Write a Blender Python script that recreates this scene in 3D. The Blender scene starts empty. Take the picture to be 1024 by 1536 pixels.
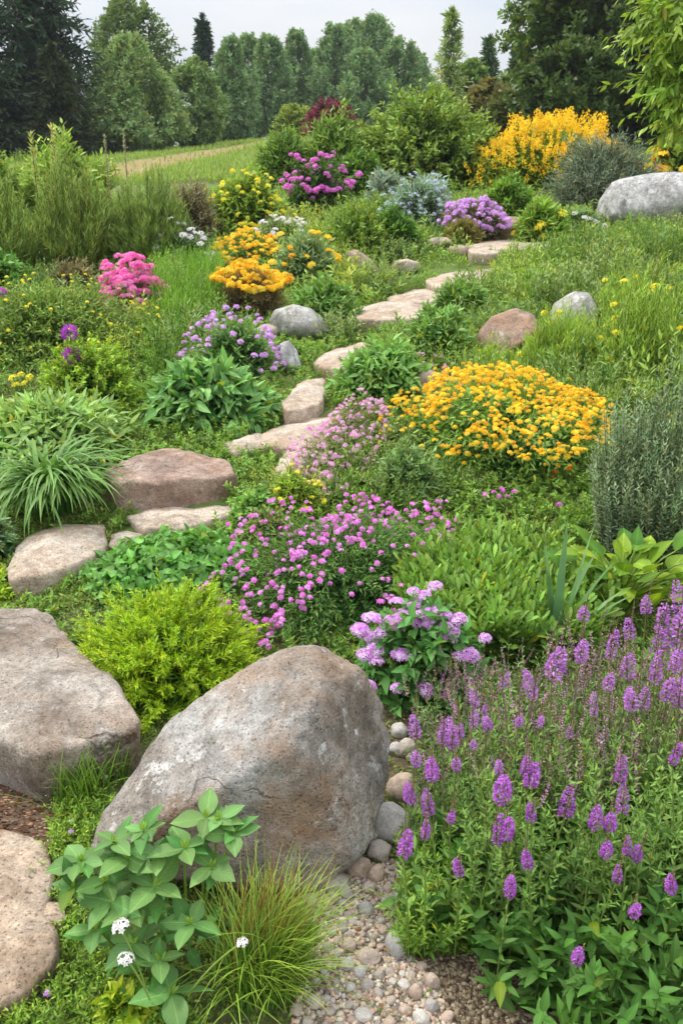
import bpy, bmesh, math, random
import numpy as np
from mathutils import Vector, Matrix

# ------------------------------------------------------------------ camera, sky, sun, exposure
SC = bpy.context.scene
COL = SC.collection
FPX, PITCH, EYE = 1330.0, math.radians(21.3), 1.6      # focal length in pixels of the 1024x1536 frame
cam_d = bpy.data.cameras.new('camera')
cam_d.sensor_fit = 'VERTICAL'; cam_d.sensor_height = 36.0; cam_d.lens = FPX/1536*36
cam_d.clip_start = 0.05; cam_d.clip_end = 2000
cam_d.dof.use_dof = True; cam_d.dof.focus_distance = 2.6; cam_d.dof.aperture_fstop = 16.0
cam = bpy.data.objects.new('camera', cam_d); COL.objects.link(cam)
cam.location = (0, 0, EYE); cam.rotation_euler = (math.pi/2-PITCH, 0, 0)
SC.camera = cam

SUN_EL, SUN_AZ = math.radians(52), math.radians(-62)    # azimuth from +Y towards +X; the light comes from the left, a little ahead
W = bpy.data.worlds.new('World'); SC.world = W; W.use_nodes = True
nt = W.node_tree; nt.nodes.clear()
out = nt.nodes.new('ShaderNodeOutputWorld')
sky = nt.nodes.new('ShaderNodeTexSky'); sky.sky_type = 'NISHITA'; sky.sun_disc = False
sky.sun_elevation = SUN_EL; sky.sun_rotation = SUN_AZ
b1 = nt.nodes.new('ShaderNodeBackground'); b1.inputs[1].default_value = 0.06
nt.links.new(sky.outputs[0], b1.inputs[0])
tc = nt.nodes.new('ShaderNodeTexCoord'); sep = nt.nodes.new('ShaderNodeSeparateXYZ')
nt.links.new(tc.outputs['Generated'], sep.inputs[0])
mr = nt.nodes.new('ShaderNodeMapRange')                 # overcast sky: brighter towards the zenith
for i, v in enumerate((0.0, 1.0, 0.54, 2.15)): mr.inputs[i+1].default_value = v
nt.links.new(sep.outputs[2], mr.inputs[0])
ns = nt.nodes.new('ShaderNodeTexNoise'); ns.inputs['Scale'].default_value = 3.0; ns.inputs['Detail'].default_value = 5
mp = nt.nodes.new('ShaderNodeMapping'); mp.inputs['Scale'].default_value = (1, 1, 4)
nt.links.new(tc.outputs['Generated'], mp.inputs[0]); nt.links.new(mp.outputs[0], ns.inputs['Vector'])
cr = nt.nodes.new('ShaderNodeValToRGB')
cr.color_ramp.elements[0].position = .35; cr.color_ramp.elements[0].color = (.74, .81, .92, 1)
cr.color_ramp.elements[1].position = .68; cr.color_ramp.elements[1].color = (1.0, 1.0, 1.0, 1)
nt.links.new(ns.outputs['Fac'], cr.inputs[0])
b2 = nt.nodes.new('ShaderNodeBackground')
nt.links.new(cr.outputs[0], b2.inputs[0]); nt.links.new(mr.outputs[0], b2.inputs[1])
mx = nt.nodes.new('ShaderNodeMixShader'); mx.inputs[0].default_value = .9
nt.links.new(b1.outputs[0], mx.inputs[1]); nt.links.new(b2.outputs[0], mx.inputs[2])
nt.links.new(mx.outputs[0], out.inputs[0])
W.cycles.sampling_method = 'MANUAL'; W.cycles.sample_map_resolution = 256
sl = bpy.data.lights.new('sun', 'SUN'); sl.energy = 2.3; sl.angle = math.radians(10); sl.color = (1, .95, .87)
so = bpy.data.objects.new('sun', sl); COL.objects.link(so)
sd = Vector((math.sin(SUN_AZ)*math.cos(SUN_EL), math.cos(SUN_AZ)*math.cos(SUN_EL), math.sin(SUN_EL)))
so.rotation_euler = sd.to_track_quat('Z', 'Y').to_euler(); so.location = (-30, 20, 40)
SC.view_settings.view_transform = 'Standard'; SC.view_settings.look = 'None'
SC.view_settings.exposure = 0.46; SC.view_settings.gamma = 1.0; SC.view_settings.use_curve_mapping = False
SC.cycles.max_bounces = 5; SC.cycles.diffuse_bounces = 2; SC.cycles.glossy_bounces = 1; SC.cycles.transmission_bounces = 3
SC.cycles.caustics_reflective = False; SC.cycles.caustics_refractive = False
SC.cycles.use_adaptive_sampling = True; SC.cycles.adaptive_threshold = 0.02
SC.cycles.use_denoising = True

# ------------------------------------------------------------------ helpers
R = np.random.default_rng(11)
def lin(hx, k=1.0):
    hx = hx.lstrip('#'); v = np.array([int(hx[i:i+2], 16)/255 for i in (0, 2, 4)])
    return np.where(v <= .04045, v/12.92, ((v+.055)/1.055)**2.4)*k
def nrm(a): return a/np.maximum(np.linalg.norm(a, axis=-1, keepdims=True), 1e-9)
def hash3(i, j, k, s=0):
    h = np.sin(i*127.1+j*311.7+k*74.7+s*53.3)*43758.5453
    return h-np.floor(h)
def vnoise(p, s=0):
    f = np.floor(p); t = p-f; t = t*t*(3-2*t); r = 0
    for a in (0, 1):
        for b in (0, 1):
            for c in (0, 1):
                w = (t[..., 0] if a else 1-t[..., 0])*(t[..., 1] if b else 1-t[..., 1])*(t[..., 2] if c else 1-t[..., 2])
                r = r+w*hash3(f[..., 0]+a, f[..., 1]+b, f[..., 2]+c, s)
    return r*2-1
def fbm(p, oct=4, s=0, g=.5):
    r = 0; a = 1.0
    for o in range(oct):
        r = r+a*vnoise(p*2**o+o*17.3, s+o); a *= g
    return r

# terrain: profile along y plus a sideways tilt
_ky = np.array([-40, 0, 2.5, 3.5, 5, 7.5, 10.3, 14, 20, 30, 45, 60, 100, 600])
_kz = np.array([0, 0, .0, .07, .22, .45, .8, 1.15, 1.62, 2.25, 3.15, 3.3, 3.0, 2.5])
_kx = np.array([0, 0, 0, 0, .0, .0, .0, .02, .04, .06, .1, .1, .04, 0])
_yy = np.linspace(-40, 600, 12801)
def _sm(v):
    k = np.hanning(31); k /= k.sum(); q = np.pad(np.interp(_yy, _ky, v), 15, mode='edge'); return np.convolve(q, k, 'valid')
_tz, _tx = _sm(_kz), _sm(_kx)
def hgt(x, y):
    x = np.asarray(x, float); y = np.asarray(y, float)
    z = np.interp(y, _yy, _tz)+np.interp(y, _yy, _tx)*np.clip(x, -16, 7)
    p = np.stack([x*.9, y*.9, x*0], -1)
    return z+.018*fbm(p*2.5, 2, 3)*np.clip(y, .3, 2)/1.0*.8
RT = np.array([1, 0, 0.]); FW = np.array([0, math.cos(PITCH), -math.sin(PITCH)]); UP = np.array([0, math.sin(PITCH), math.cos(PITCH)])
CAMP = np.array([0, 0, EYE])
def ray(u, v):
    u = np.asarray(u, float)[..., None]; v = np.asarray(v, float)[..., None]
    return FW+RT*(u-512)/FPX+UP*(768-v)/FPX
_tt = np.exp(np.linspace(math.log(.6), math.log(150), 3000))
def at(u, v):
    """the point of the ground that the photograph shows at (u, v)"""
    d = ray(u, v); P = CAMP+_tt[:, None]*d; dz = P[:, 2]-hgt(P[:, 0], P[:, 1])
    i = np.argmax(dz < 0) if (dz < 0).any() else len(_tt)-1
    return P[i]
def at_y(u, v, y):
    d = ray(u, v); return CAMP+d*(y/d[..., 1])[..., None]
def at_z(u, v, z):
    d = ray(u, v); return CAMP+d*((z-EYE)/d[..., 2])[..., None]
def depth(P): return float((np.asarray(P)-CAMP)@FW)

class MB:
    """collects faces for ONE mesh"""
    def __init__(s): s.L = []; s.V = []; s.T = []; s.Q = []; s.C = []; s.tm = []; s.qm = []; s.n = 0
    def add(s, V, T=None, Q=None, C=(.5, .5, .5), m=0, lc=None):
        V = np.asarray(V, float).reshape(-1, 3); C = np.asarray(C, float)
        s.L.append(np.zeros((len(V), 3)) if lc is None else lc); s.V.append(V); s.C.append(np.broadcast_to(C, (len(V), 3)))
        if T is not None and len(T): T = np.asarray(T).reshape(-1, 3)+s.n; s.T.append(T); s.tm.append(np.full(len(T), m))
        if Q is not None and len(Q): Q = np.asarray(Q).reshape(-1, 4)+s.n; s.Q.append(Q); s.qm.append(np.full(len(Q), m))
        s.n += len(V)
    def mesh(s, name, mats, off=(0, 0, 0), smooth=True):
        me = bpy.data.meshes.new(name)
        V = np.concatenate(s.V)-np.asarray(off, float); C = np.concatenate(s.C)
        T = np.concatenate(s.T) if s.T else np.zeros((0, 3), int); Q = np.concatenate(s.Q) if s.Q else np.zeros((0, 4), int)
        me.vertices.add(len(V)); me.vertices.foreach_set('co', V.astype(np.float32).ravel())
        nl = len(T)*3+len(Q)*4
        me.loops.add(nl); me.loops.foreach_set('vertex_index', np.concatenate([T.ravel(), Q.ravel()]).astype(np.int32))
        me.polygons.add(len(T)+len(Q))
        st = np.concatenate([np.arange(len(T))*3, len(T)*3+np.arange(len(Q))*4]).astype(np.int32)
        me.polygons.foreach_set('loop_start', st)
        me.polygons.foreach_set('use_smooth', np.full(len(st), smooth))
        mi = np.concatenate(s.tm+s.qm) if (s.tm or s.qm) else np.zeros(0)
        me.polygons.foreach_set('material_index', mi.astype(np.int32))
        a = me.attributes.new('Col', 'FLOAT_COLOR', 'POINT')
        a.data.foreach_set('color', np.concatenate([np.clip(C, 0, 1), np.ones((len(C), 1))], 1).astype(np.float32).ravel())
        a = me.attributes.new('Leaf', 'FLOAT_VECTOR', 'POINT'); a.data.foreach_set('vector', np.concatenate(s.L).astype(np.float32).ravel())
        for m in (mats if isinstance(mats, (list, tuple)) else [mats]): me.materials.append(m)
        me.update(calc_edges=True)
        return me
def link(name, me, parent=None, loc=(0, 0, 0)):
    o = bpy.data.objects.new(name, me); COL.objects.link(o); o.location = loc
    if parent: o.parent = parent
    return o
def tag(o, label=None, cat=None, group=None, kind=None):
    if label: o['label'] = label
    if cat: o['category'] = cat
    if group: o['group'] = group
    if kind: o['kind'] = kind
    return o
def thing(name, label, cat, loc, group=None):
    o = bpy.data.objects.new(name, None); COL.objects.link(o); o.location = loc; o.empty_display_size = .1
    return tag(o, label, cat, group)

# ------------------------------------------------------------------ materials
def new_mat(name):
    m = bpy.data.materials.new(name); m.use_nodes = True; n = m.node_tree; n.nodes.clear()
    o = n.nodes.new('ShaderNodeOutputMaterial'); p = n.nodes.new('ShaderNodeBsdfPrincipled')
    n.links.new(p.outputs[0], o.inputs[0]); return m, n, p, o
def N(n, t, **kw):
    x = n.nodes.new('ShaderNode'+t)
    for k, v in kw.items():
        if k in x.inputs: x.inputs[k].default_value = v
        else: setattr(x, k, v)
    return x
def leaf_mat(name, rough=.5, trans=.3, spec=.3, tint=(1.2, 1.15, .65), base=(1.03, .98, .77), veins=False):
    m, n, p, o = new_mat(name)
    a = N(n, 'Attribute', attribute_name='Col')
    tcn = N(n, 'TexCoord'); nz = N(n, 'TexNoise', Scale=14.0, Detail=2.0); n.links.new(tcn.outputs['Object'], nz.inputs['Vector'])
    mr = N(n, 'MapRange'); 
    for i, v in enumerate((.3, .7, .8, 1.2)): mr.inputs[i+1].default_value = v
    n.links.new(nz.outputs['Fac'], mr.inputs[0])
    mu = N(n, 'VectorMath', operation='SCALE'); n.links.new(a.outputs['Color'], mu.inputs[0]); n.links.new(mr.outputs[0], mu.inputs['Scale'])
    mb_ = N(n, 'VectorMath', operation='MULTIPLY'); mb_.inputs[1].default_value = base; n.links.new(mu.outputs[0], mb_.inputs[0]); mu = mb_
    if veins:
        la = N(n, 'Attribute', attribute_name='Leaf'); sx = N(n, 'SeparateXYZ'); n.links.new(la.outputs['Vector'], sx.inputs[0])
        def mth(op, a_, b_=None, c_=None):
            z = N(n, 'Math', operation=op)
            for i, q in enumerate((a_, b_, c_)):
                if q is None: continue
                if isinstance(q, (int, float)): z.inputs[i].default_value = q
                else: n.links.new(q, z.inputs[i])
            return z.outputs[0]
        ax = mth('ABSOLUTE', sx.outputs[0]); ph = mth('FRACT', mth('SUBTRACT', mth('MULTIPLY', sx.outputs[1], 7.0), mth('MULTIPLY', ax, 4.5)))
        side = mth('SMOOTH_MAX', mth('SUBTRACT', 1.0, mth('MULTIPLY', mth('ABSOLUTE', mth('SUBTRACT', ph, .5)), 9.0)), 0.0, .05)
        mid = mth('MAXIMUM', mth('SUBTRACT', 1.0, mth('MULTIPLY', ax, 26.0)), 0.0)
        vv = mth('MULTIPLY', mth('MAXIMUM', mth('MULTIPLY', side, .45), mid), sx.outputs[2])
        nz2 = N(n, 'TexNoise', Scale=90.0, Detail=3.0); n.links.new(tcn.outputs['Object'], nz2.inputs['Vector'])
        sc2 = N(n, 'VectorMath', operation='SCALE'); n.links.new(mu.outputs[0], sc2.inputs[0]); n.links.new(mth('ADD', mth('MULTIPLY', vv, .5), .92), sc2.inputs['Scale']); mu = sc2
        spot = mth('GREATER_THAN', nz2.outputs['Fac'], .72); mxs = N(n, 'Mix', data_type='RGBA'); n.links.new(spot, mxs.inputs['Factor']); n.links.new(mu.outputs[0], mxs.inputs[6]); mxs.inputs[7].default_value = (.17, .12, .04, 1)
        vm = N(n, 'VectorMath', operation='ADD'); n.links.new(mxs.outputs[2], vm.inputs[0]); mu = vm
        bpn = N(n, 'Bump', Strength=.5, Distance=.002); n.links.new(mth('MULTIPLY', vv, -1.0), bpn.inputs['Height']); n.links.new(bpn.outputs[0], p.inputs['Normal'])
    n.links.new(mu.outputs[0], p.inputs['Base Color'])
    p.inputs['Roughness'].default_value = rough; p.inputs['Specular IOR Level'].default_value = spec
    t = N(n, 'BsdfTranslucent'); m2 = N(n, 'VectorMath', operation='MULTIPLY'); m2.inputs[1].default_value = tint
    n.links.new(mu.outputs[0], m2.inputs[0]); n.links.new(m2.outputs[0], t.inputs[0])
    s = N(n, 'MixShader'); s.inputs[0].default_value = trans
    n.links.new(p.outputs[0], s.inputs[1]); n.links.new(t.outputs[0], s.inputs[2]); n.links.new(s.outputs[0], o.inputs[0])
    return m
LEAF = leaf_mat('leaf')
GLOSSY = leaf_mat('smooth_leaf', .5, .3, .3, veins=True)
GREYLEAF = leaf_mat('grey_leaf', .6, .3, .2, (1.1, 1.1, .9), (1.02, 1, .86))
PETAL = leaf_mat('petal', .7, .4, .15, (1.1, 1.05, 1.05), (1, 1, 1))
def bark_mat(name, c1, c2, sc=6):
    m, n, p, o = new_mat(name)
    tcn = N(n, 'TexCoord'); mpn = N(n, 'Mapping'); mpn.inputs['Scale'].default_value = (sc, sc, sc*.25)
    nz = N(n, 'TexNoise', Scale=1.0, Detail=6.0); n.links.new(tcn.outputs['Object'], mpn.inputs[0]); n.links.new(mpn.outputs[0], nz.inputs['Vector'])
    r = N(n, 'ValToRGB'); r.color_ramp.elements[0].color = (*c1, 1); r.color_ramp.elements[1].color = (*c2, 1)
    r.color_ramp.elements[0].position = .35; r.color_ramp.elements[1].position = .65
    n.links.new(nz.outputs['Fac'], r.inputs[0]); n.links.new(r.outputs[0], p.inputs['Base Color']); p.inputs['Roughness'].default_value = .9
    b = N(n, 'Bump', Strength=.6, Distance=.02); n.links.new(nz.outputs['Fac'], b.inputs['Height']); n.links.new(b.outputs[0], p.inputs['Normal'])
    return m
BARK = bark_mat('bark', (.03, .024, .018), (.11, .09, .07))
PALEBARK = bark_mat('pale_bark', (.10, .09, .08), (.5, .47, .42), 3)
def ramp(n, fac, stops):
    r = N(n, 'ValToRGB'); e = r.color_ramp.elements
    while len(e) < len(stops): e.new(.5)
    for k, (p, c) in enumerate(stops): e[k].position = p; e[k].color = (*c, 1)
    n.links.new(fac, r.inputs[0]); return r.outputs[0]
def mixc(n, fac, a, b, mode='MIX'):
    x = N(n, 'Mix', data_type='RGBA', blend_type=mode)
    if isinstance(fac, float): x.inputs['Factor'].default_value = fac
    else: n.links.new(fac, x.inputs['Factor'])
    for sock, v in ((x.inputs[6], a), (x.inputs[7], b)):
        if isinstance(v, (tuple, list, np.ndarray)): sock.default_value = (*v[:3], 1)
        else: n.links.new(v, sock)
    return x.outputs[2]
def rock_mat(name, dark, mid, light, stain=None, stain_at=.6, lichen=None, lichen_at=.6, speck=160, bump=.5, sc=1.0, obj_var=0.0, offs=(0, 0, 0), moss=None, crack=0.0, brown=None):
    m, n, p, o = new_mat(name)
    tcn = N(n, 'TexCoord'); mpn = N(n, 'Mapping'); mpn.inputs['Location'].default_value = offs
    n.links.new(tcn.outputs['Object'], mpn.inputs[0]); v = mpn.outputs[0]
    def noise(s, d=5.0, r=.6):
        z = N(n, 'TexNoise', Scale=s*sc, Detail=d, Roughness=r); n.links.new(v, z.inputs['Vector']); return z.outputs['Fac']
    big = noise(4.5, 6, .65); c = ramp(n, big, [(.3, dark), (.5, mid), (.7, light)])
    fine = noise(38, 8, .75); c = mixc(n, .85, c, ramp(n, fine, [(.3, (.5, .48, .46)), (.5, (1, 1, 1)), (.72, (1.4, 1.38, 1.35))]), 'MULTIPLY')
    mid_ = noise(13, 6, .7); c = mixc(n, .8, c, ramp(n, mid_, [(.32, (.6, .57, .53)), (.5, (1, 1, 1)), (.68, (1.25, 1.24, 1.22))]), 'MULTIPLY')
    if stain is not None:
        s1 = noise(3.1, 7, .68); f = ramp(n, s1, [(stain_at-.06, (0, 0, 0)), (stain_at+.14, (.7, .7, .7))]); c = mixc(n, f, c, stain)
    if brown is not None:
        w1 = noise(2.6, 4, .62); w1b = noise(24, 6, .75); aa = N(n, 'Math', operation='MULTIPLY_ADD'); n.links.new(w1b, aa.inputs[0]); aa.inputs[1].default_value = .45; n.links.new(w1, aa.inputs[2]); f = ramp(n, aa.outputs[0], [(.6, (0, 0, 0)), (.9, (.9, .9, .9))]); c = mixc(n, f, c, brown, 'MULTIPLY')
    if lichen is not None:
        l1 = noise(11, 7, .72); f = ramp(n, l1, [(lichen_at, (0, 0, 0)), (lichen_at+.07, (.8, .8, .8))]); c = mixc(n, f, c, lichen)
    if moss is not None:
        l2 = noise(7, 6, .7); f = ramp(n, l2, [(.58, (0, 0, 0)), (.68, (.8, .8, .8))]); c = mixc(n, f, c, moss)
    sp = noise(speck, 2, .6); c = mixc(n, .9, c, ramp(n, sp, [(.33, (.35, .34, .33)), (.43, (1, 1, 1)), (.6, (1, 1, 1)), (.7, (1.55, 1.52, 1.5))]), 'MULTIPLY')
    crk = None
    if crack:
        dn = N(n, 'TexNoise', Scale=6.0, Detail=5.0); n.links.new(v, dn.inputs['Vector'])
        ad = N(n, 'VectorMath', operation='MULTIPLY_ADD'); ad.inputs[1].default_value = (.22, .22, .22); n.links.new(dn.outputs['Color'], ad.inputs[0]); n.links.new(v, ad.inputs[2])
        vo = N(n, 'TexVoronoi', feature='DISTANCE_TO_EDGE', Scale=crack); n.links.new(ad.outputs[0], vo.inputs['Vector'])
        g_ = noise(4.0, 3, .6); wd = N(n, 'MapRange'); n.links.new(g_, wd.inputs[0])
        for i, q in enumerate((.52, .7, .0006, .02)): wd.inputs[i+1].default_value = q
        lt = N(n, 'MapRange'); n.links.new(vo.outputs['Distance'], lt.inputs[0]); lt.inputs[1].default_value = 0.0; n.links.new(wd.outputs[0], lt.inputs[2]); crk = lt.outputs[0]
        c = mixc(n, .75, c, ramp(n, crk, [(0, (.25, .22, .19)), (.9, (1, 1, 1))]), 'MULTIPLY')
    if obj_var:
        oi = N(n, 'ObjectInfo'); f = ramp(n, oi.outputs['Random'], [(0, (.62, .6, .58)), (.3, (1, .93, .86)), (.55, (1.05, .85, .72)), (.75, (.85, .87, .9)), (1, (1.3, 1.28, 1.25))])
        c = mixc(n, obj_var, c, f, 'MULTIPLY')
    n.links.new(c, p.inputs['Base Color']); p.inputs['Roughness'].default_value = .88; p.inputs['Specular IOR Level'].default_value = .25
    hsum = N(n, 'Math', operation='ADD'); n.links.new(fine, hsum.inputs[0]); n.links.new(sp, hsum.inputs[1])
    if crk is not None:
        h3 = N(n, 'Math', operation='ADD'); n.links.new(hsum.outputs[0], h3.inputs[0]); n.links.new(crk, h3.inputs[1]); hsum = h3
    b = N(n, 'Bump', Strength=bump, Distance=.012); n.links.new(hsum.outputs[0], b.inputs['Height']); n.links.new(b.outputs[0], p.inputs['Normal'])
    return m

# ------------------------------------------------------------------ leaf shapes (y = length 0..1, x = half width, z = thickness in widths)
def tpl(prof, fold=.25, droop=.1, ridge=True):
    """prof: list of (y, halfwidth) between base and tip"""
    V = [(0, 0, 0)]; T = []; Q = []; rows = []
    for y, w in prof:
        z = -droop*y*y*3; i = len(V)
        if ridge: V += [(-w, y, z+fold*w), (0, y, z), (w, y, z+fold*w)]; rows.append((i, i+1, i+2))
        else: V += [(-w, y, z), (w, y, z)]; rows.append((i, i+1))
    V.append((0, 1, -droop*3)); tip = len(V)-1; r = rows[0]
    for a, b in zip(r[:-1], r[1:]): T.append((0, b, a))
    for r0, r1 in zip(rows[:-1], rows[1:]):
        for k in range(len(r0)-1): Q.append((r0[k], r0[k+1], r1[k+1], r1[k]))
    r = rows[-1]
    for a, b in zip(r[:-1], r[1:]): T.append((a, b, tip))
    return np.array(V, float), np.array(T), (np.array(Q) if Q else None)
LANCE = tpl([(.3, .5), (.65, .36)], .3, .08)
OVATE = tpl([(.12, .34), (.38, .5), (.72, .3)], .35, .12)
OBOV = tpl([(.25, .22), (.6, .46), (.86, .38)], .35, .08)
LEAF4 = tpl([(.45, .5)], .3, .05, True)
FLAT4 = tpl([(.5, .5)], 0, .0, False)
HEART = tpl([(.06, .42), (.28, .55), (.6, .38)], .3, .12)

def inst(mb, tp, P, D, Nh, L, Wd, C, m=0, twist=None):
    V0, T0, Q0 = tp; k = len(P)
    D = nrm(D); X = np.cross(D, Nh); X = nrm(X+1e-6); Z = np.cross(X, D)
    if twist is not None:
        c, s = np.cos(twist)[:, None], np.sin(twist)[:, None]; X, Z = c*X+s*Z, -s*X+c*Z
    L = np.broadcast_to(np.asarray(L, float), (k,)); Wd = np.broadcast_to(np.asarray(Wd, float), (k,))
    V = (P[:, None, :]+(V0[None, :, 0]*Wd[:, None])[..., None]*X[:, None, :]+(V0[None, :, 1]*L[:, None])[..., None]*D[:, None, :]
         + (V0[None, :, 2]*Wd[:, None])[..., None]*Z[:, None, :])
    mv = len(V0); off = (np.arange(k)*mv)[:, None, None]
    C = np.broadcast_to(C, (k, 3)); Cc = (C[:, None, :]*np.where(np.abs(V0[:, 0]) < 1e-6, 1.16, .95)[None, :, None]).reshape(-1, 3)   # paler midrib
    lc = np.zeros((k, mv, 3)); lc[:, :, :2] = V0[None, :, :2]; lc[:, :, 2] = 1
    mb.add(V, T0[None]+off, None if Q0 is None else Q0[None]+off, Cc, m, lc.reshape(-1, 3))

def tubes(mb, Pth, r0, r1, sides=3, C=(.1, .15, .05), m=0):
    """Pth (k, n, 3): tapered tubes along the paths"""
    k, n, _ = Pth.shape
    tan = np.gradient(Pth, axis=1); tan = nrm(tan)
    ref = np.array([.31, .17, .05])+np.where(np.abs(tan[..., 2:3]) > .9, np.array([1., 0, 0]), np.array([0, 0, 1.]))
    X = nrm(np.cross(tan, ref)); Y = np.cross(tan, X)
    r = np.asarray(r0, float).reshape(-1, 1)*(1-np.linspace(0, 1, n))+np.asarray(r1, float).reshape(-1, 1)*np.linspace(0, 1, n)
    r = np.broadcast_to(r, (k, n))
    an = np.arange(sides)*2*math.pi/sides
    V = Pth[:, :, None, :]+r[:, :, None, None]*(np.cos(an)[None, None, :, None]*X[:, :, None, :]+np.sin(an)[None, None, :, None]*Y[:, :, None, :])
    idx = np.arange(k*n*sides).reshape(k, n, sides); nx = np.roll(idx, -1, 2)
    Q = np.stack([idx[:, :-1], nx[:, :-1], nx[:, 1:], idx[:, 1:]], -1)
    C = np.asarray(C, float)
    if C.ndim == 2: C = np.repeat(C, n*sides, 0)
    mb.add(V, None, Q, C, m)

def vary(C, cj, k, hue=.06):
    return C*(1+cj*R.normal(size=(k, 1)).clip(-2, 2))*(1+hue*R.normal(size=(k, 3)).clip(-2, 2)*np.array([1, .4, .8]))

def bez(B, T, bend, n):
    d = T-B; Cc = B+d*np.array([.5-bend, .5-bend, .5+bend]); t = np.linspace(0, 1, n)[None, :, None]
    return (1-t)**2*B[:, None]+2*t*(1-t)*Cc[:, None]+t*t*T[:, None]

def sprigs(mb, B, T, n, tp, L, Wd, A, c0, c1, t0=.15, bend=.2, whorl=1, cj=.13, stem=None, droop=0.0, m=0, cpow=1.3, face_up=.5, twist=.5, sn=4, lj=.2):
    """stems from B to T, each carrying n nodes of leaves"""
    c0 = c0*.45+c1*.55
    k = len(B); d = T-B; Cc = B+d*np.array([.5-bend, .5-bend, .5+bend])
    t = (np.linspace(t0, 1, n)[None]+R.uniform(-.5, .5, (k, n))*(1-t0)/n).clip(0, 1)
    tt = t[..., None]
    P = (1-tt)**2*B[:, None]+2*tt*(1-tt)*Cc[:, None]+tt*tt*T[:, None]
    tan = nrm(2*(1-tt)*(Cc-B)[:, None]+2*tt*(T-Cc)[:, None]+1e-6)
    az = R.uniform(0, 6.283, (k, 1))+np.arange(n)[None]*(2.4 if whorl == 1 else 1.571)
    scol = vary(np.ones((k, 3)), cj, k)
    if stem is not None:
        tubes(mb, bez(B, T, bend, sn), np.full(k, stem[0]), np.full(k, stem[0]*.5), 3, np.asarray(stem[1])*np.clip(scol, .6, 1.4), m)
    ref = np.where(np.abs(tan[..., 2:3]) > .95, np.array([1., 0, 0]), np.array([0, 0, 1.]))
    X = nrm(np.cross(tan, ref)); Y = np.cross(tan, X)
    for w in range(whorl):
        a = az+2*math.pi*w/whorl+R.normal(0, .25, (k, n))
        rad = np.cos(a)[..., None]*X+np.sin(a)[..., None]*Y
        ang = np.radians(A[0]+(A[1]-A[0])*t+R.normal(0, 10, (k, n)))[..., None]
        D = np.cos(ang)*tan+np.sin(ang)*rad; D[..., 2] -= droop*t*0+droop
        Nh = tan*(1-face_up)+np.array([0, 0, face_up])+R.normal(0, .08, (k, n, 3))
        Ls = (L[0]+(L[1]-L[0])*t)*(1+lj*R.normal(size=(k, n)).clip(-2, 2)); Ws = Ls*Wd
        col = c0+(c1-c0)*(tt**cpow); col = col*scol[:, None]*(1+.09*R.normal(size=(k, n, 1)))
        col = np.where(R.uniform(0, 1, (k, n, 1)) < .025, col*np.array([1.5, .95, .5]), col)     # a few ageing leaves
        inst(mb, tp, P.reshape(-1, 3), D.reshape(-1, 3), Nh.reshape(-1, 3), Ls.ravel(), Ws.ravel(), col.reshape(-1, 3), m, R.normal(0, twist, k*n))
    return T

def blades(mb, B, az, L, Wd, th0, arch, seg, c0, c1, keel=.25, m=0, cj=.12, prof='strap', pw=1.4):
    """arching grass or strap leaves: th0 tilt from vertical at the base, arch added towards the tip (radians)"""
    k = len(B); s = np.linspace(0, 1, seg+1)
    L = np.broadcast_to(L, (k,)); th0 = np.broadcast_to(th0, (k,)); arch = np.broadcast_to(arch, (k,)); Wd = np.broadcast_to(Wd, (k,))
    th = th0[:, None]+arch[:, None]*s[None]**pw
    step = L[:, None]/seg
    hx = np.concatenate([np.zeros((k, 1)), np.cumsum(np.sin(th[:, :-1])*step, 1)], 1); hz = np.concatenate([np.zeros((k, 1)), np.cumsum(np.cos(th[:, :-1])*step, 1)], 1)
    dx, dy = np.cos(az), np.sin(az)
    P = B[:, None]+np.stack([hx*dx[:, None], hx*dy[:, None], hz], -1)
    side = np.stack([-dy, dx, 0*dx], -1)[:, None]
    w = (np.minimum(1, .45+s*2.2)*(1-s**2.2)**.9 if prof == 'strap' else (1-s**1.5))*.5
    w = np.maximum(w, .02)[None, :, None]*Wd[:, None, None]
    nrmz = np.stack([-np.cos(th)*dx[:, None], -np.cos(th)*dy[:, None], np.sin(th)], -1)
    col = (c0+(c1-c0)*s[None, :, None])*vary(np.ones((k, 3)), cj, k)[:, None]
    if keel > 0:
        V = np.stack([P-side*w+nrmz*w*keel, P, P+side*w+nrmz*w*keel], 2); c = 3
    else:
        V = np.stack([P-side*w, P+side*w], 2); c = 2
    idx = np.arange(k*(seg+1)*c).reshape(k, seg+1, c)
    Q = np.stack([idx[:, :-1, :-1], idx[:, :-1, 1:], idx[:, 1:, 1:], idx[:, 1:, :-1]], -1)
    mb.add(V, None, Q, np.repeat(col.reshape(-1, 3), c, 0), m)

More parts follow.
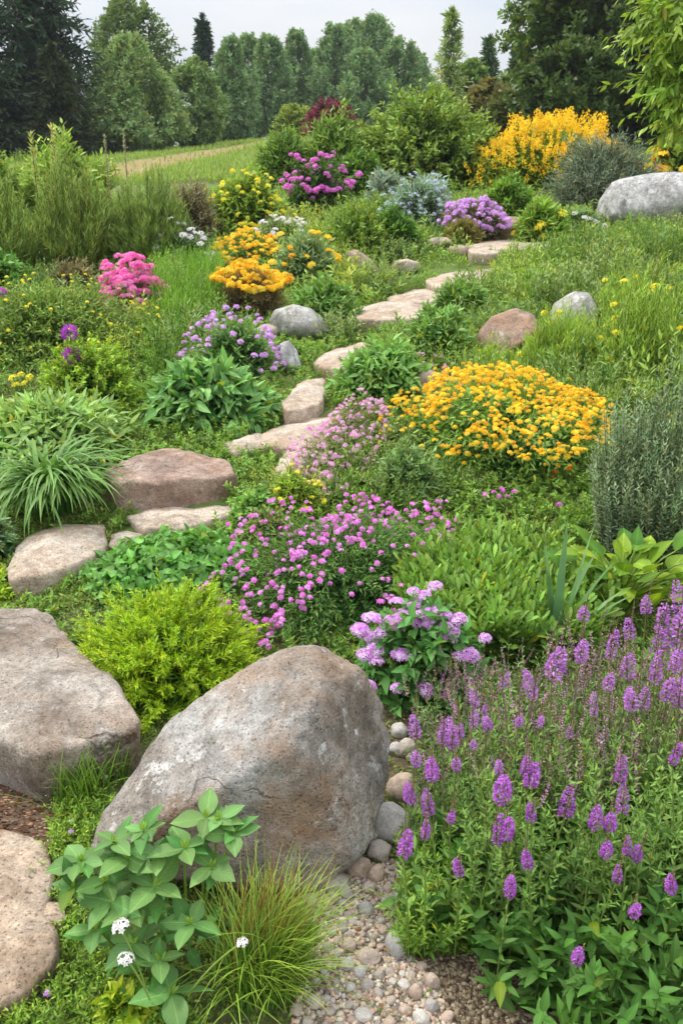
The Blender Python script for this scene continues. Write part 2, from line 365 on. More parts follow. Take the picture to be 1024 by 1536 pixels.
# ------------------------------------------------------------------ flower heads (axis +Z, unit size about 1)
def petal_ring(mb, p, r0, r1, w, tilt, z, c, tp=LEAF4, rot=0, cj=.06):
    a = np.arange(p)*2*math.pi/p+rot
    rad = np.stack([np.cos(a), np.sin(a), 0*a], -1); ct, st = math.cos(tilt), math.sin(tilt)
    D = rad*ct+np.array([0, 0, st]); P = rad*r0+np.array([0, 0, z])
    inst(mb, tp, P, D, np.array([0, 0, 1.])*ct-rad*st, r1-r0, w, vary(np.tile(c, (p, 1)), cj, p))
def dome_pts(n, seed_jit=.08, zmin=0.0):
    i = np.arange(n)+.5; z = 1-(1-zmin)*i/n; r = np.sqrt(np.maximum(0, 1-z*z)); a = i*2.39996
    P = np.stack([r*np.cos(a), r*np.sin(a), z], -1); return P+R.normal(0, seed_jit, P.shape)
def head_daisy(c, cc, p=6):
    mb = MB(); petal_ring(mb, p, .12, 1, .75, .15, 0, c, OBOV); D = dome_pts(8)
    inst(mb, FLAT4, D*.12, D, np.tile([0, 1., .3], (8, 1)), .16, .14, np.tile(cc, (8, 1))); return mb
def head_cluster(c, c2, n=14, flat=.45, fs=.42, p=5, spread=.75):
    """rounded cluster of small five-petalled florets"""
    mb = MB(); D = dome_pts(n, .06); pts = D*np.array([spread, spread, flat])
    for q, d in zip(pts, D):
        d = nrm(d*np.array([1, 1, 1.6])+R.normal(0, .12, 3)); X = nrm(np.cross(d, [.3, 1, .2])); Y = np.cross(d, X)
        a = np.arange(p)*2*math.pi/p+R.uniform(0, 6)
        rad = np.cos(a)[:, None]*X+np.sin(a)[:, None]*Y
        col = vary(np.tile(c+(c2-c)*R.uniform(), (p, 1)), .08, p)
        inst(mb, LEAF4, np.tile(q, (p, 1))+rad*.02, rad+d*.25, np.tile(d, (p, 1)), fs*R.uniform(.8, 1.1), fs*.55, col)
    return mb
def head_pom(c, c2, n=70, zmin=-.5, w=.16, l=.5):
    mb = MB(); D = nrm(dome_pts(n, .08, zmin)); t = (D[:, 2:3]*.5+.5).clip(0, 1)
    col = vary(c+(c2-c)*t, .12, n)
    inst(mb, LEAF4, D*.5, D+R.normal(0, .25, D.shape), np.cross(D, R.normal(size=D.shape)), l, w, col); return mb
def head_spike(c, c2, n=110, rr=.34, l=.22, top=.35):
    """ovoid spike of ragged whorls, from z = 0 to z = 1"""
    mb = MB(); z = np.sort(R.uniform(0, 1, n)); z = np.floor(z*7)/7+R.normal(0, .025, n)+.05; a = R.uniform(0, 6.283, n)
    r = rr*np.sqrt(np.clip(np.sin(np.pi*(z*.82+.14).clip(0, 1)), .05, 1))*(1-top*z)
    rad = np.stack([np.cos(a), np.sin(a), 0*a], -1); P = rad*(r*.45)[:, None]; P[:, 2] = z
    col = vary(c+(c2-c)*R.uniform(0, 1, (n, 1)), .14, n)
    inst(mb, LEAF4, P, rad+np.array([0, 0, .25])+R.normal(0, .3, (n, 3)), np.tile([0, 0, 1.], (n, 1))+R.normal(0, .4, (n, 3)), l*R.uniform(.7, 1.3, n)*(r/rr), l*.5, col)
    return mb
def head_flat(c, c2, n=26, fs=.3):
    """flat-topped umbel of tiny blossoms"""
    mb = MB(); i = np.arange(n)+.5; r = np.sqrt(i/n)*.85; a = i*2.4
    P = np.stack([r*np.cos(a), r*np.sin(a), .28*(1-r*r)], -1)+R.normal(0, .05, (n, 3))
    for k in range(3):
        an = R.uniform(0, 6.28, n)+k*2.09; D = np.stack([np.cos(an), np.sin(an), .25+0*an], -1)
        inst(mb, LEAF4, P, D, np.tile([0, 0, 1.], (n, 1))+P*.4, fs*R.uniform(.7, 1.2, n), fs*.7, vary(c+(c2-c)*R.uniform(0, 1, (n, 1)), .1, n))
    return mb
def variants(name, fn, cnt=3, mat=None): return [fn().mesh(name, mat or PETAL) for _ in range(cnt)]

def bloom(th, name, meshes, P, size, axis=None, tilt=.35, stretch=None, cap=100, label=None):
    """flower heads as children of a plant; P is in the plant's own coordinates. Past the cap the rest is one mesh."""
    P = np.asarray(P); k = len(P)
    if k == 0: return
    base = np.array(th.location); dist = np.linalg.norm(P+base-CAMP, axis=1)
    size = np.broadcast_to(size, (k,))*R.uniform(.8, 1.2, k)
    order = np.argsort(dist/size); rest = []
    for rank, i in enumerate(order):
        ax = np.array([0, 0, 1.])+(axis[i] if axis is not None else 0)+R.normal(0, tilt, 3)*np.array([1, 1, .3])
        q = Vector(ax).to_track_quat('Z', 'Y').to_matrix().to_4x4() @ Matrix.Rotation(R.uniform(0, 6.28), 4, 'Z')
        s = float(size[i]); sz = s*(stretch[i] if stretch is not None else 1.0)
        Mx = Matrix.Translation(Vector(P[i])) @ q @ Matrix.Diagonal((s, s, sz, 1))
        me = meshes[int(R.integers(len(meshes)))]
        if rank < cap:
            o = link(name, me, th); o.matrix_local = Mx
            if label: o['label'] = label
        else: rest.append((me, np.array(Mx)))
    if rest:
        mb = MB()
        for me, M in rest:
            n = len(me.vertices); co = np.empty(n*3, np.float32); me.vertices.foreach_get('co', co)
            cc = np.empty(n*4, np.float32); me.attributes['Col'].data.foreach_get('color', cc)
            V = co.reshape(-1, 3) @ M[:3, :3].T+M[:3, 3]
            vi = np.empty(len(me.loops), np.int32); me.loops.foreach_get('vertex_index', vi)
            ls = np.empty(len(me.polygons), np.int32); me.polygons.foreach_get('loop_total', ls)
            nt3 = int((ls == 3).sum()); mb.add(V, vi[:nt3*3].reshape(-1, 3), vi[nt3*3:].reshape(-1, 4), cc.reshape(-1, 4)[:, :3])
        o = link(name, mb.mesh(name, PETAL), th); o['kind'] = 'stuff'

# ------------------------------------------------------------------ rocks
_ico = {}
def ico(s):
    if s not in _ico:
        bm = bmesh.new(); bmesh.ops.create_icosphere(bm, subdivisions=s, radius=1.0)
        _ico[s] = (np.array([v.co[:] for v in bm.verts]), np.array([[v.index for v in f.verts] for f in bm.faces])); bm.free()
    return _ico[s]
def polar(poly, cen, smooth=7):
    poly = np.asarray(poly, float)-cen; P = np.concatenate([poly+(np.roll(poly, -1, 0)-poly)*t for t in np.linspace(0, 1, 24, endpoint=False)])
    a = np.arctan2(P[:, 1], P[:, 0]); r = np.hypot(P[:, 0], P[:, 1]); o = np.argsort(a); a, r = a[o], r[o]
    g = np.linspace(-math.pi, math.pi, 361)[:-1]
    rr = np.interp(g, a, r, period=2*math.pi); kk = np.hanning(smooth*2+1); kk /= kk.sum()
    rr = np.convolve(np.concatenate([rr[-20:], rr, rr[:20]]), kk, 'same')[20:-20]
    return lambda phi: np.interp(phi, g, rr, period=2*math.pi)
def facets(P, n, lo, hi, seed, up=0.0):
    g = np.random.default_rng(seed)
    for _ in range(n):
        d = nrm(g.normal(size=3)+np.array([0, 0, up])); s = P@d; lim = s.max()*g.uniform(lo, hi)
        over = np.maximum(0, s-lim); P = P-(over*.88)[:, None]*d
    return P
def boulder(name, label, poly, foot, thick, mat, seed, sub=5, nf=7, lo=.72, hi=.95, amp=.03, back=0.0, group=None, cat='boulder', cuts=()):
    """outline poly (photo pixels) is the boulder's real silhouette at its own distance; thick is its half depth in metres"""
    f = at(*foot); poly = np.asarray(poly, float); cu = (poly.min(0)+poly.max(0))/2
    vd = nrm(ray(*cu)); rt = nrm(np.cross(vd, [0, 0, 1.])); up = np.cross(rt, vd)
    f = f+vd*back
    d = ray(poly[:, 0], poly[:, 1]); t = ((f-CAMP)@vd)/(d@vd); P3 = CAMP+d*t[:, None]
    q = np.stack([(P3-CAMP)@rt, (P3-CAMP)@up], 1); cen = (q.min(0)+q.max(0))/2; Rf = polar(q, cen)
    C = CAMP+vd*((f-CAMP)@vd)+rt*cen[0]+up*cen[1]
    S, F = ico(sub)
    rr = np.hypot(S[:, 0], S[:, 2]); phi = np.arctan2(S[:, 2], S[:, 0]); rad = Rf(phi)
    L = np.stack([np.cos(phi)*rad*rr**.85, np.sign(S[:, 1])*np.abs(S[:, 1])**.9*thick, np.sin(phi)*rad*rr**.85], 1)
    # flatten only towards the front and the back, so that the silhouette stays
    g = np.random.default_rng(seed)
    for k in range(nf):
        dd = nrm(np.array([g.normal()*.8, -abs(g.normal())-.35, g.normal()*.8])*np.array([1, 1 if k % 3 else -1, 1])); s = L@dd
        kq = .05*thick; over = kq*np.logaddexp(0, (s-s.max()*g.uniform(lo, hi))/kq); L = L-(over*.85)[:, None]*dd
    for dd, fr in cuts:
        dd = nrm(np.array(dd, float)); s = L@dd; kq = .05*thick; over = kq*np.logaddexp(0, (s-s.max()*fr)/kq); L = L-(over*.88)[:, None]*dd
    sz = rad.mean()
    nn = fbm(L/sz*1.4+seed, 5, seed, .5); ridg = 1-np.abs(fbm(L/sz*2.2+seed*3, 3, seed+9)); fine = fbm(L/sz*9+seed, 3, seed+5, .6)
    L = L*(1+(amp*nn+amp*.6*(ridg-.7)+amp*.22*fine)[:, None])
    V = C+L[:, :1]*rt+L[:, 1:2]*vd+L[:, 2:]*up
    base = f.copy(); base[2] = float(hgt(base[0], base[1]))
    mb = MB(); mb.add(V, F); o = link(name, mb.mesh(name, mat, base), None, base)
    return tag(o, label, cat, group)
SLABS = []
def slab(name, label, poly, lift, mat, seed, thick=.12, dome=.02, rough=.012, group=None, cat='stepping stone', tilt=0.0, inset=.9, rings=9):
    """flat stone: poly is the outline of its top (photo pixels)"""
    poly = np.asarray(poly, float); c = poly.mean(0); poly = c+(poly-c)*(1.25 if c[1] < 500 else 1.1 if c[1] < 660 else 1.03); g = at(*c); z = g[2]+lift
    for _ in range(4):
        P = at_z(poly[:, 0], poly[:, 1], z); g2 = (P.min(0)+P.max(0))/2; z = float(hgt(g2[0], g2[1]))+lift
    cen = g2[:2]; n = 96; Rf = polar(P[:, :2], cen, 5); a = np.arange(n)*2*math.pi/n
    nzr = fbm(np.stack([np.cos(a)*2.2+seed, np.sin(a)*2.2, 0*a], 1), 4, seed)
    rad = Rf(a)*(1+.035*nzr)
    SLABS.append(np.stack([cen[0]+np.cos(a)*rad, cen[1]+np.sin(a)*rad], 1))
    ed = min(.03, rad.mean()*.12)
    V = [np.array([[cen[0], cen[1], z+dome]])]
    for k in range(1, rings+1):
        s = (k/rings)**.8; V.append(np.stack([cen[0]+np.cos(a)*(rad-ed)*s, cen[1]+np.sin(a)*(rad-ed)*s, np.full(n, z+dome*(1-s*s))], 1))
    for fr, dz in ((.55, -.12), (.9, -.42), (1.0, -1.0)):
        V.append(np.stack([cen[0]+np.cos(a)*(rad-ed+ed*fr), cen[1]+np.sin(a)*(rad-ed+ed*fr), z+ed*dz*.8+0*a], 1))
    for k, t in enumerate((.25, .5, .75, 1.0)):
        jj = .03*fbm(np.stack([np.cos(a)*3+seed, np.sin(a)*3, 0*a+t*3], 1), 3, seed+3)
        V.append(np.stack([cen[0]+np.cos(a)*(rad*(1+jj-.05*t)), cen[1]+np.sin(a)*(rad*(1+jj-.05*t)), z-ed-(thick+lift)*t+0*a], 1))
    V = np.concatenate(V); sz = rad.mean()
    nn = fbm(V*3.1/max(sz, .15)*.35+seed, 4, seed)+.5*fbm(V*14+seed, 3, seed+2)
    V[:, 2] += rough*nn+tilt*(V[:, 0]-cen[0])
    V[:, :2] += (rough*.5*fbm(V*11+seed+7, 3, seed+4))[:, None]
    T = [(0, 1+i, 1+(i+1) % n) for i in range(n)]; Q = []
    nr = (len(V)-1)//n
    for r in range(nr-1):
        b0 = 1+r*n; b1_ = b0+n; i = np.arange(n); j = (i+1) % n
        Q.append(np.stack([b0+i, b1_+i, b1_+j, b0+j], 1))
    mb = MB(); mb.add(V, T, np.concatenate(Q))
    base = (cen[0], cen[1], float(hgt(cen[0], cen[1])))
    o = link(name, mb.mesh(name, mat, base), None, base)
    return tag(o, label, cat, group)

GRANITE = rock_mat('grey_granite', (.125, .114, .103), (.285, .272, .252), (.44, .428, .405), crack=2.6, brown=(.68, .58, .48), stain=(.36, .215, .115), stain_at=.545, lichen=(.55, .535, .505), lichen_at=.585, offs=(3.1, .4, 7.7))
SLABM = rock_mat('warm_granite', (.15, .125, .10), (.32, .285, .245), (.46, .42, .37), crack=2.2, brown=(.62, .52, .44), stain=(.38, .25, .155), stain_at=.58, lichen=(.50, .48, .44), lichen_at=.6, offs=(1, 5, 2))
SANDST = rock_mat('tan_stone', (.23, .175, .125), (.36, .285, .215), (.44, .365, .29), brown=(.72, .62, .52), stain=(.33, .22, .145), stain_at=.6, speck=120, bump=.35, offs=(4, 4, 1))
PINKST = rock_mat('pinkish_stone', (.30, .24, .19), (.47, .40, .325), (.57, .505, .435), brown=(.8, .7, .6), stain=(.42, .27, .18), stain_at=.58, lichen=(.5, .46, .41), lichen_at=.6, speck=130, bump=.35, offs=(2, 9, 3))
BENCHST = rock_mat('reddish_block_stone', (.21, .15, .12), (.41, .315, .255), (.54, .455, .39), brown=(.62, .48, .4), stain=(.40, .235, .14), stain_at=.56, lichen=(.46, .41, .38), lichen_at=.6, offs=(7, 1, 8))
BROWNST = rock_mat('brown_granite', (.13, .09, .07), (.30, .215, .17), (.44, .35, .28), stain=(.42, .24, .14), stain_at=.5, lichen=(.55, .5, .45), lichen_at=.62, offs=(3, 3, 3))
WHITEST = rock_mat('pale_lichened_granite', (.19, .185, .18), (.37, .36, .35), (.5, .495, .485), lichen=(.6, .6, .58), lichen_at=.52, offs=(5, 2, 9))
MOSSST = rock_mat('mossy_grey_granite', (.16, .15, .135), (.31, .295, .27), (.44, .43, .40), lichen=(.55, .55, .52), lichen_at=.54, moss=(.16, .17, .08), offs=(8, 2, 1))
PEB = rock_mat('pebble', (.31, .285, .255), (.42, .395, .36), (.52, .49, .455), speck=260, bump=.15, sc=1.0, obj_var=1.0)

boulder('boulder', 'largest grey granite boulder with white lichen patches and an orange stain, behind the broad-leaved plant',
        [(122, 1285), (145, 1228), (203, 1140), (253, 1073), (303, 1036), (383, 984), (440, 966), (495, 974), (545, 1008), (585, 1056), (612, 1108), (606, 1168), (575, 1225), (545, 1272), (505, 1310), (455, 1335), (390, 1330), (300, 1320), (200, 1310)],
        (440, 1330), .21, GRANITE, 21, sub=7, nf=4, amp=.055, lo=.84, hi=.95, cuts=[((-.45, -.75, .6), .60), ((.72, -.66, -.02), .66), ((.05, -.9, -.5), .8), ((.25, -.6, .75), .84)])
slab('flat_boulder', 'broad flat-topped granite slab with a thick front edge, at the left of the lime shrub',
     [(-60, 915), (40, 910), (85, 925), (105, 960), (150, 1000), (205, 1062), (212, 1085), (140, 1105), (60, 1130), (0, 1105), (-60, 1085)], .16, SLABM, 5, thick=.2, dome=.02, rough=.02, cat='boulder')
slab('stepping_stone', 'tan worn paving slab lying in the bottom left corner beside mulch',
     [(-90, 1245), (20, 1245), (62, 1262), (78, 1310), (66, 1362), (84, 1400), (82, 1440), (20, 1490), (-90, 1530)], .035, SANDST, 8, thick=.1, dome=.012, rough=.012)
slab('stepping_stone', 'small tan slab fragment wedged between the corner slab and the weeds',
     [(66, 1352), (90, 1352), (98, 1378), (88, 1386), (60, 1382)], .03, SANDST, 12, thick=.08, dome=.006, rough=.008)
slab('stepping_stone', 'large tan path stone under the arching strap-leaved clump', [(10, 846), (40, 806), (100, 786), (158, 786), (155, 818), (120, 842), (50, 868), (15, 868)], .05, PINKST, 13, dome=.03)
slab('stepping_stone', 'small sunken path stone right of the large tan one', [(167, 800), (195, 792), (216, 800), (210, 818), (185, 823), (166, 816)], .02, PINKST, 14)
slab('stepping_stone', 'flat pale path stone in front of the reddish block', [(188, 772), (240, 758), (345, 756), (350, 775), (275, 792), (215, 793)], .025, PINKST, 15)
slab('stone_block', 'reddish bench-like block of stone with a flat top and dark front face',
     [(160, 706), (185, 690), (240, 673), (290, 675), (340, 690), (354, 706), (330, 712), (240, 722), (172, 722)], .125, BENCHST, 16, thick=.12, dome=.015, rough=.016, cat='stone block')
slab('stepping_stone', 'widest pink path stone behind the block, with moss along its edges', [(400, 650), (440, 624), (540, 620), (560, 640), (520, 655), (470, 668), (400, 668)], .035, PINKST, 17, dome=.03)
slab('stepping_stone', 'low pink path stone joining the widest one on its left', [(336, 664), (385, 650), (402, 652), (398, 672), (350, 679)], .02, PINKST, 18)
slab('stepping_stone', 'rounded pinkish path stone among the pink creeping flowers', [(408, 704), (430, 678), (480, 671), (505, 680), (470, 700), (425, 713)], .05, PINKST, 19, dome=.03)
slab('stepping_stone', 'pale path stone between the hosta mound and leafy plant', [(424, 603), (455, 572), (486, 568), (482, 600), (455, 613), (428, 613)], .05, PINKST, 20, dome=.02)
slab('stepping_stone', 'path stone at the bend beside the grey boulder', [(472, 543), (490, 528), (540, 515), (575, 516), (560, 535), (510, 553)], .05, PINKST, 21)
slab('stepping_stone', 'rounded path stone with dark front edge on the upper bend', [(538, 470), (575, 459), (625, 458), (652, 468), (640, 478), (590, 480), (548, 478)], .06, PINKST, 22, dome=.04, thick=.15)
slab('stepping_stone', 'wedge path step above the rounded one with dark edge', [(592, 447), (625, 436), (668, 433), (680, 440), (660, 451), (605, 454)], .055, PINKST, 23, thick=.15)
slab('stepping_stone', 'broad flat path step bordered by the meadow, below the pair of steps', [(650, 422), (680, 410), (730, 407), (735, 415), (712, 426), (660, 430)], .05, PINKST, 24)
slab('stepping_stone', 'narrow path step just below the longest upper step', [(703, 390), (725, 383), (758, 386), (760, 393), (738, 399), (710, 398)], .05, PINKST, 25)
slab('stepping_stone', 'longest flat upper step running off into the meadow', [(720, 373), (745, 368), (830, 370), (832, 375), (780, 380), (728, 380)], .045, PINKST, 26)
slab('stepping_stone', 'topmost small step under the purple mound', [(736, 361), (755, 354), (785, 355), (790, 363), (765, 368), (740, 367)], .06, BROWNST, 27)
boulder('path_rock', 'small rounded tan rock left of the narrow step', [(668, 380), (675, 369), (690, 367), (706, 370), (711, 380), (700, 386), (675, 386)], (690, 386), .14, BROWNST, 28, sub=4, cat='rock')
boulder('path_rock', 'small flat tan rock behind the brown twiggy tuft', [(638, 362), (648, 356), (670, 356), (682, 364), (670, 371), (645, 370)], (660, 370), .14, PINKST, 29, sub=4, cat='rock')
boulder('path_rock', 'low tan rock beside the step by dark green bush', [(586, 402), (592, 391), (610, 388), (628, 393), (632, 404), (618, 411), (594, 411)], (610, 410), .16, PINKST, 30, sub=4, cat='rock')
boulder('path_rock', 'sloping pale brown rock left of the dark green bush', [(513, 395), (520, 378), (535, 374), (556, 388), (572, 408), (560, 414), (530, 410)], (545, 412), .2, BROWNST, 31, sub=5, cat='rock')
boulder('boulder', 'smooth speckled grey boulder below the orange flowers', [(403, 482), (412, 464), (440, 456), (465, 462), (485, 478), (494, 498), (488, 510), (455, 514), (420, 508)], (450, 512), .24, MOSSST, 32, sub=6, nf=4, amp=.02)
boulder('path_rock', 'flat pinkish rock tucked behind the speckled grey boulder', [(378, 496), (395, 486), (420, 486), (432, 498), (425, 512), (395, 514)], (405, 514), .16, PINKST, 33, sub=4, cat='rock', back=.1)
boulder('path_rock', 'pale upright rock at the lilac flowers\' right edge', [(410, 540), (420, 515), (433, 510), (446, 526), (453, 552), (440, 560), (415, 556)], (432, 558), .14, WHITEST, 34, sub=5, cat='rock')
boulder('boulder', 'rounded brown boulder in the meadow above the orange flower clump', [(712, 520), (718, 498), (738, 475), (772, 463), (798, 470), (813, 494), (808, 515), (780, 530), (745, 545), (715, 540)], (758, 540), .3, BROWNST, 35, sub=6, nf=5, amp=.035)
boulder('boulder', 'pale grey boulder half hidden in meadow grass right of the brown one', [(820, 485), (830, 455), (860, 437), (882, 440), (898, 462), (896, 490), (870, 504), (835, 506)], (858, 504), .28, MOSSST, 36, sub=6, nf=5, amp=.03)
boulder('boulder', 'big pale boulder at the meadow top by the grey-blue shrub', [(896, 330), (900, 300), (918, 272), (955, 262), (1010, 258), (1075, 262), (1110, 290), (1110, 340), (1020, 345), (930, 345)], (960, 343), .5, WHITEST, 37, sub=6, nf=5, amp=.035, lo=.8)
boulder('path_rock', 'low brown rock under creeping pink flowers', [(598, 585), (615, 562), (640, 552), (662, 562), (672, 585), (640, 598), (605, 600)], (635, 598), .16, BROWNST, 38, sub=5, cat='rock')

# cobbles and pebbles beside the biggest boulder: (u, v, half width, half height in px, label)
cob = [(597, 1176, 26, 28, 'squarish tan cobble leaning on the boulder, above the largest round cobble'), (577, 1229, 35, 34, 'largest round grey-tan cobble against the boulder'),
       (628, 1205, 19, 27, 'brown cobble half hidden behind the purple flower spikes'), (528, 1297, 22, 19, 'reddish oval cobble at the foot of the boulder'), (559, 1274, 20, 18, 'rough grey cobble under the largest round one'),
       (493, 1320, 23, 20, 'grey-brown cobble touching the boulder\'s bottom edge'), (557, 1306, 15, 17, 'tan cobble between the reddish and grey ones'), (466, 1352, 14, 12, 'dark grey cobble beside the grass tuft'),
       (594, 1414, 18, 26, 'tall oblong tan cobble alone in the gravel'), (553, 1436, 20, 15, 'pale oblong cobble lying left of the tall one'), (524, 1417, 12, 13, 'grey egg-shaped pebble left of the pale oblong cobble'),
       (521, 1446, 12, 11, 'orange-tan pebble below the egg-shaped one'), (541, 1457, 12, 11, 'brown pebble right of the orange-tan one'), (549, 1363, 12, 13, 'pale lilac pebble in the middle of the gravel'),
       (543, 1328, 11, 12, 'grey pebble below the reddish cobble'), (519, 1336, 11, 15, 'pale pear-shaped pebble below the cobbles'), (603, 1118, 16, 20, 'dark grey cobble in the shade behind the boulder'), (590, 1092, 14, 14, 'small dark cobble by the boulder\'s right shoulder'),
       (648, 1508, 12, 14, 'pale grey cobble at the bottom edge in front of the soil'), (632, 1526, 13, 14, 'white cobble at the very bottom of the gravel'), (623, 1485, 11, 17, 'brown oblong pebble above the pale ones at the bottom'), (648, 1470, 13, 17, 'dark brown cobble beside the soil bank'),
       (549, 1251, 10, 13, 'small brown cobble wedged between boulder and round cobble'), (617, 1239, 9, 8, 'white pebble right of the largest round cobble'), (622, 1278, 7, 8, 'small pinkish-white pebble under the purple flowers'), (470, 1504, 13, 10, 'grey stone at the bottom of the grass tuft'),
       (578, 1351, 8, 7, 'white pebble right of the lilac pebble'), (556, 1384, 8, 7, 'round white pebble below the lilac pebble'), (488, 1351, 8, 10, 'speckled tan pebble right of the dark grey cobble'), (545, 1525, 15, 8, 'flat tan pebble at the bottom edge of the frame'), (569, 1462, 9, 9, 'white round pebble under the pale oblong cobble'), (586, 1459, 9, 8, 'white pebble under the tall oblong cobble'), (612, 1133, 13, 12, 'small brown cobble above the squarish tan one'), (622, 1168, 12, 13, 'brown cobble partly behind the leftmost purple spikes'), (585, 1120, 12, 13, 'dark cobble wedged behind the boulder\'s right edge'), (573, 1330, 9, 8, 'pinkish pebble right of the tan cobble'), (500, 1345, 8, 9, 'grey pebble below the grey-brown cobble'), (600, 1262, 9, 9, 'tan pebble at the lower right of the largest round cobble')]
peb_me = []
for k in range(6):
    S, F = ico(4); g = np.random.default_rng(80+k); P = S*np.array([1, g.uniform(.75, 1), g.uniform(.62, .85)])
    P = facets(P, 8, .7, .95, 90+k); P = P*(1+.09*fbm(S*1.5+k*5, 4, k))[:, None]
    P = P/np.abs(P).max(0)
    mb = MB(); mb.add(P, F); peb_me.append(mb.mesh('cobble', PEB))
PEBS = []
def cobble(u, v, a, b, k, label, group=None, nm='cobble', cat='cobble'):
    if v < 1335: u += 9; v += 3
    p = at(u, v+b*.75); s = depth(p)/FPX; w = a*s; h = b*s*.95
    o = link(nm, peb_me[k % 6], None, (p[0], p[1]+w*.5, p[2]+h*.38)); o.scale = (w, w*.9, h); o.rotation_euler = (R.normal(0, .15), R.normal(0, .2), R.uniform(-.5, .5))
    tag(o, label, cat, group); PEBS.append((p[0], p[1]+w*.5, w)); return o
for k, (u, v, a, b, lb) in enumerate(cob): cobble(u, v, a, b, k, lb)
gx = [(470, 1320), (540, 1300), (600, 1290), (612, 1340), (600, 1400), (625, 1440), (660, 1490), (690, 1560), (430, 1560), (450, 1480), (470, 1400), (455, 1350)]
GRAVEL = np.array([at(*q)[:2] for q in gx])
def inpoly(P, poly):
    x, y = P[:, 0], P[:, 1]; r = np.zeros(len(P), bool); a = poly; b = np.roll(poly, -1, 0)
    for (x0, y0), (x1, y1) in zip(a, b):
        c = ((y0 > y) != (y1 > y)) & (x < (x1-x0)*(y-y0)/((y1-y0) or 1e-9)+x0); r ^= c
    return r
lo_, hi_ = GRAVEL.min(0), GRAVEL.max(0)
cand = R.uniform(lo_, hi_, (6000, 2)); cand = cand[inpoly(cand, GRAVEL)]
for x, y in cand[:420]:
    w = float(R.uniform(.0085, .0155))
    if y < 1.5 and R.uniform() < .5: continue
    if any((x-a)**2+(y-b)**2 < (c+w)**2*1.05 for a, b, c in PEBS) or len(PEBS) > len(cob)+62: continue
    o = link('pebble', peb_me[int(R.integers(6))], None, (x, y, float(hgt(x, y))+w*.3)); o.scale = (w, w*R.uniform(.7, 1), w*R.uniform(.6, .9)); o.rotation_euler = (R.normal(0, .2), R.normal(0, .2), R.uniform(0, 6.28))
    tag(o, 'thumb-sized grey or pinkish pebble lying loose in the gravel bed', 'pebble', 'larger loose pebbles in the gravel bed'); PEBS.append((x, y, w))
n = 0
for x, y in cand:
    w = float(R.uniform(0, 1)**2*.011+.005)
    if R.uniform() > np.clip((y-1.25)/.35, .25, 1): continue
    if any((x-a)**2+(y-b)**2 < (c+w)**2*.8 for a, b, c in PEBS): continue
    o = link('pebble', peb_me[int(R.integers(6))], None, (x, y, float(hgt(x, y))+w*.18)); o.scale = (w, w*R.uniform(.7, 1), w*R.uniform(.6, .9)); o.rotation_euler = (R.normal(0, .2), R.normal(0, .2), R.uniform(0, 6.28))
    tag(o, 'small pale rounded pebble in the gravel bed between boulder and purple flowers', 'pebble', 'pebbles in the gravel bed'); PEBS.append((x, y, w)); n += 1
    if n >= 240: break

# ------------------------------------------------------------------ ground
xs = np.concatenate([-np.geomspace(300, 3.1, 110), np.linspace(-3, 3, 200), np.geomspace(3.1, 300, 110)])
ys = np.concatenate([np.linspace(-40, .6, 14), np.linspace(.7, 8, 260), np.geomspace(8.1, 60, 160), np.geomspace(62, 600, 30)])
X, Y = np.meshgrid(xs, ys); Z = hgt(X, Y)
pv = np.stack([X.ravel(), Y.ravel()], 1)
soil = np.clip(.3+.9*fbm(np.stack([X*1.3, Y*1.3, X*0], -1), 4, 31), 0, 1).ravel()*.5
gr = inpoly(pv, GRAVEL).astype(float)
mul = np.array([at(*q)[:2] for q in [(-120, 1120), (60, 1150), (110, 1200), (95, 1260), (80, 1400), (-120, 1560)]]); soil = np.maximum(soil, inpoly(pv, mul))
bank = np.array([at(*q)[:2] for q in [(625, 1440), (740, 1430), (940, 1560), (690, 1560), (660, 1490)]]); soil = np.maximum(soil, inpoly(pv, bank))
for zz in ([(555, 1060), (600, 1050), (650, 1090), (650, 1200), (610, 1330), (540, 1330)], [(370, 960), (410, 905), (520, 960), (560, 1010), (600, 1080), (520, 1060), (420, 1010)], [(630, 765), (720, 745), (790, 765), (760, 790), (640, 800)]):
    soil = np.maximum(soil, inpoly(pv, np.array([at(*q)[:2] for q in zz]))*.85)
far = np.clip((pv[:, 1]-15)/6, 0, 1); soil = soil*(1-far)
TRACK = np.array([at(*q)[:2] for q in [(60, 262), (140, 249), (230, 236), (330, 222), (425, 206), (440, 210), (400, 217), (330, 234), (270, 247), (215, 266), (140, 275), (60, 280)]])
_r = R.normal(0, .25, (6, len(pv), 2)); tanp = np.mean([inpoly(pv+e*np.array([1, 2.2]), TRACK) for e in _r], 0)
mb = MB(); idx = np.arange(X.size).reshape(X.shape)
mb.add(np.stack([X.ravel(), Y.ravel(), Z.ravel()], 1), None, np.stack([idx[:-1, :-1], idx[:-1, 1:], idx[1:, 1:], idx[1:, :-1]], -1), np.stack([tanp, soil, gr], 1))
m, n_, p, o_ = new_mat('ground')
a = N(n_, 'Attribute', attribute_name='Col'); sp = N(n_, 'SeparateColor'); n_.links.new(a.outputs['Color'], sp.inputs[0])
tcn = N(n_, 'TexCoord')
def gn(s, d=6, r=.65):
    z = N(n_, 'TexNoise', Scale=s, Detail=d, Roughness=r); n_.links.new(tcn.outputs['Object'], z.inputs['Vector']); return z.outputs['Fac']
g1, g2, g3 = gn(.5), gn(9, 8, .7), gn(60, 6, .7)
c = ramp(n_, g1, [(.3, (.09, .15, .035)), (.5, (.13, .185, .05)), (.7, (.18, .215, .075))])
c = mixc(n_, .6, c, ramp(n_, g2, [(.3, (.5, .5, .5)), (.7, (1.4, 1.4, 1.3))]), 'MULTIPLY')
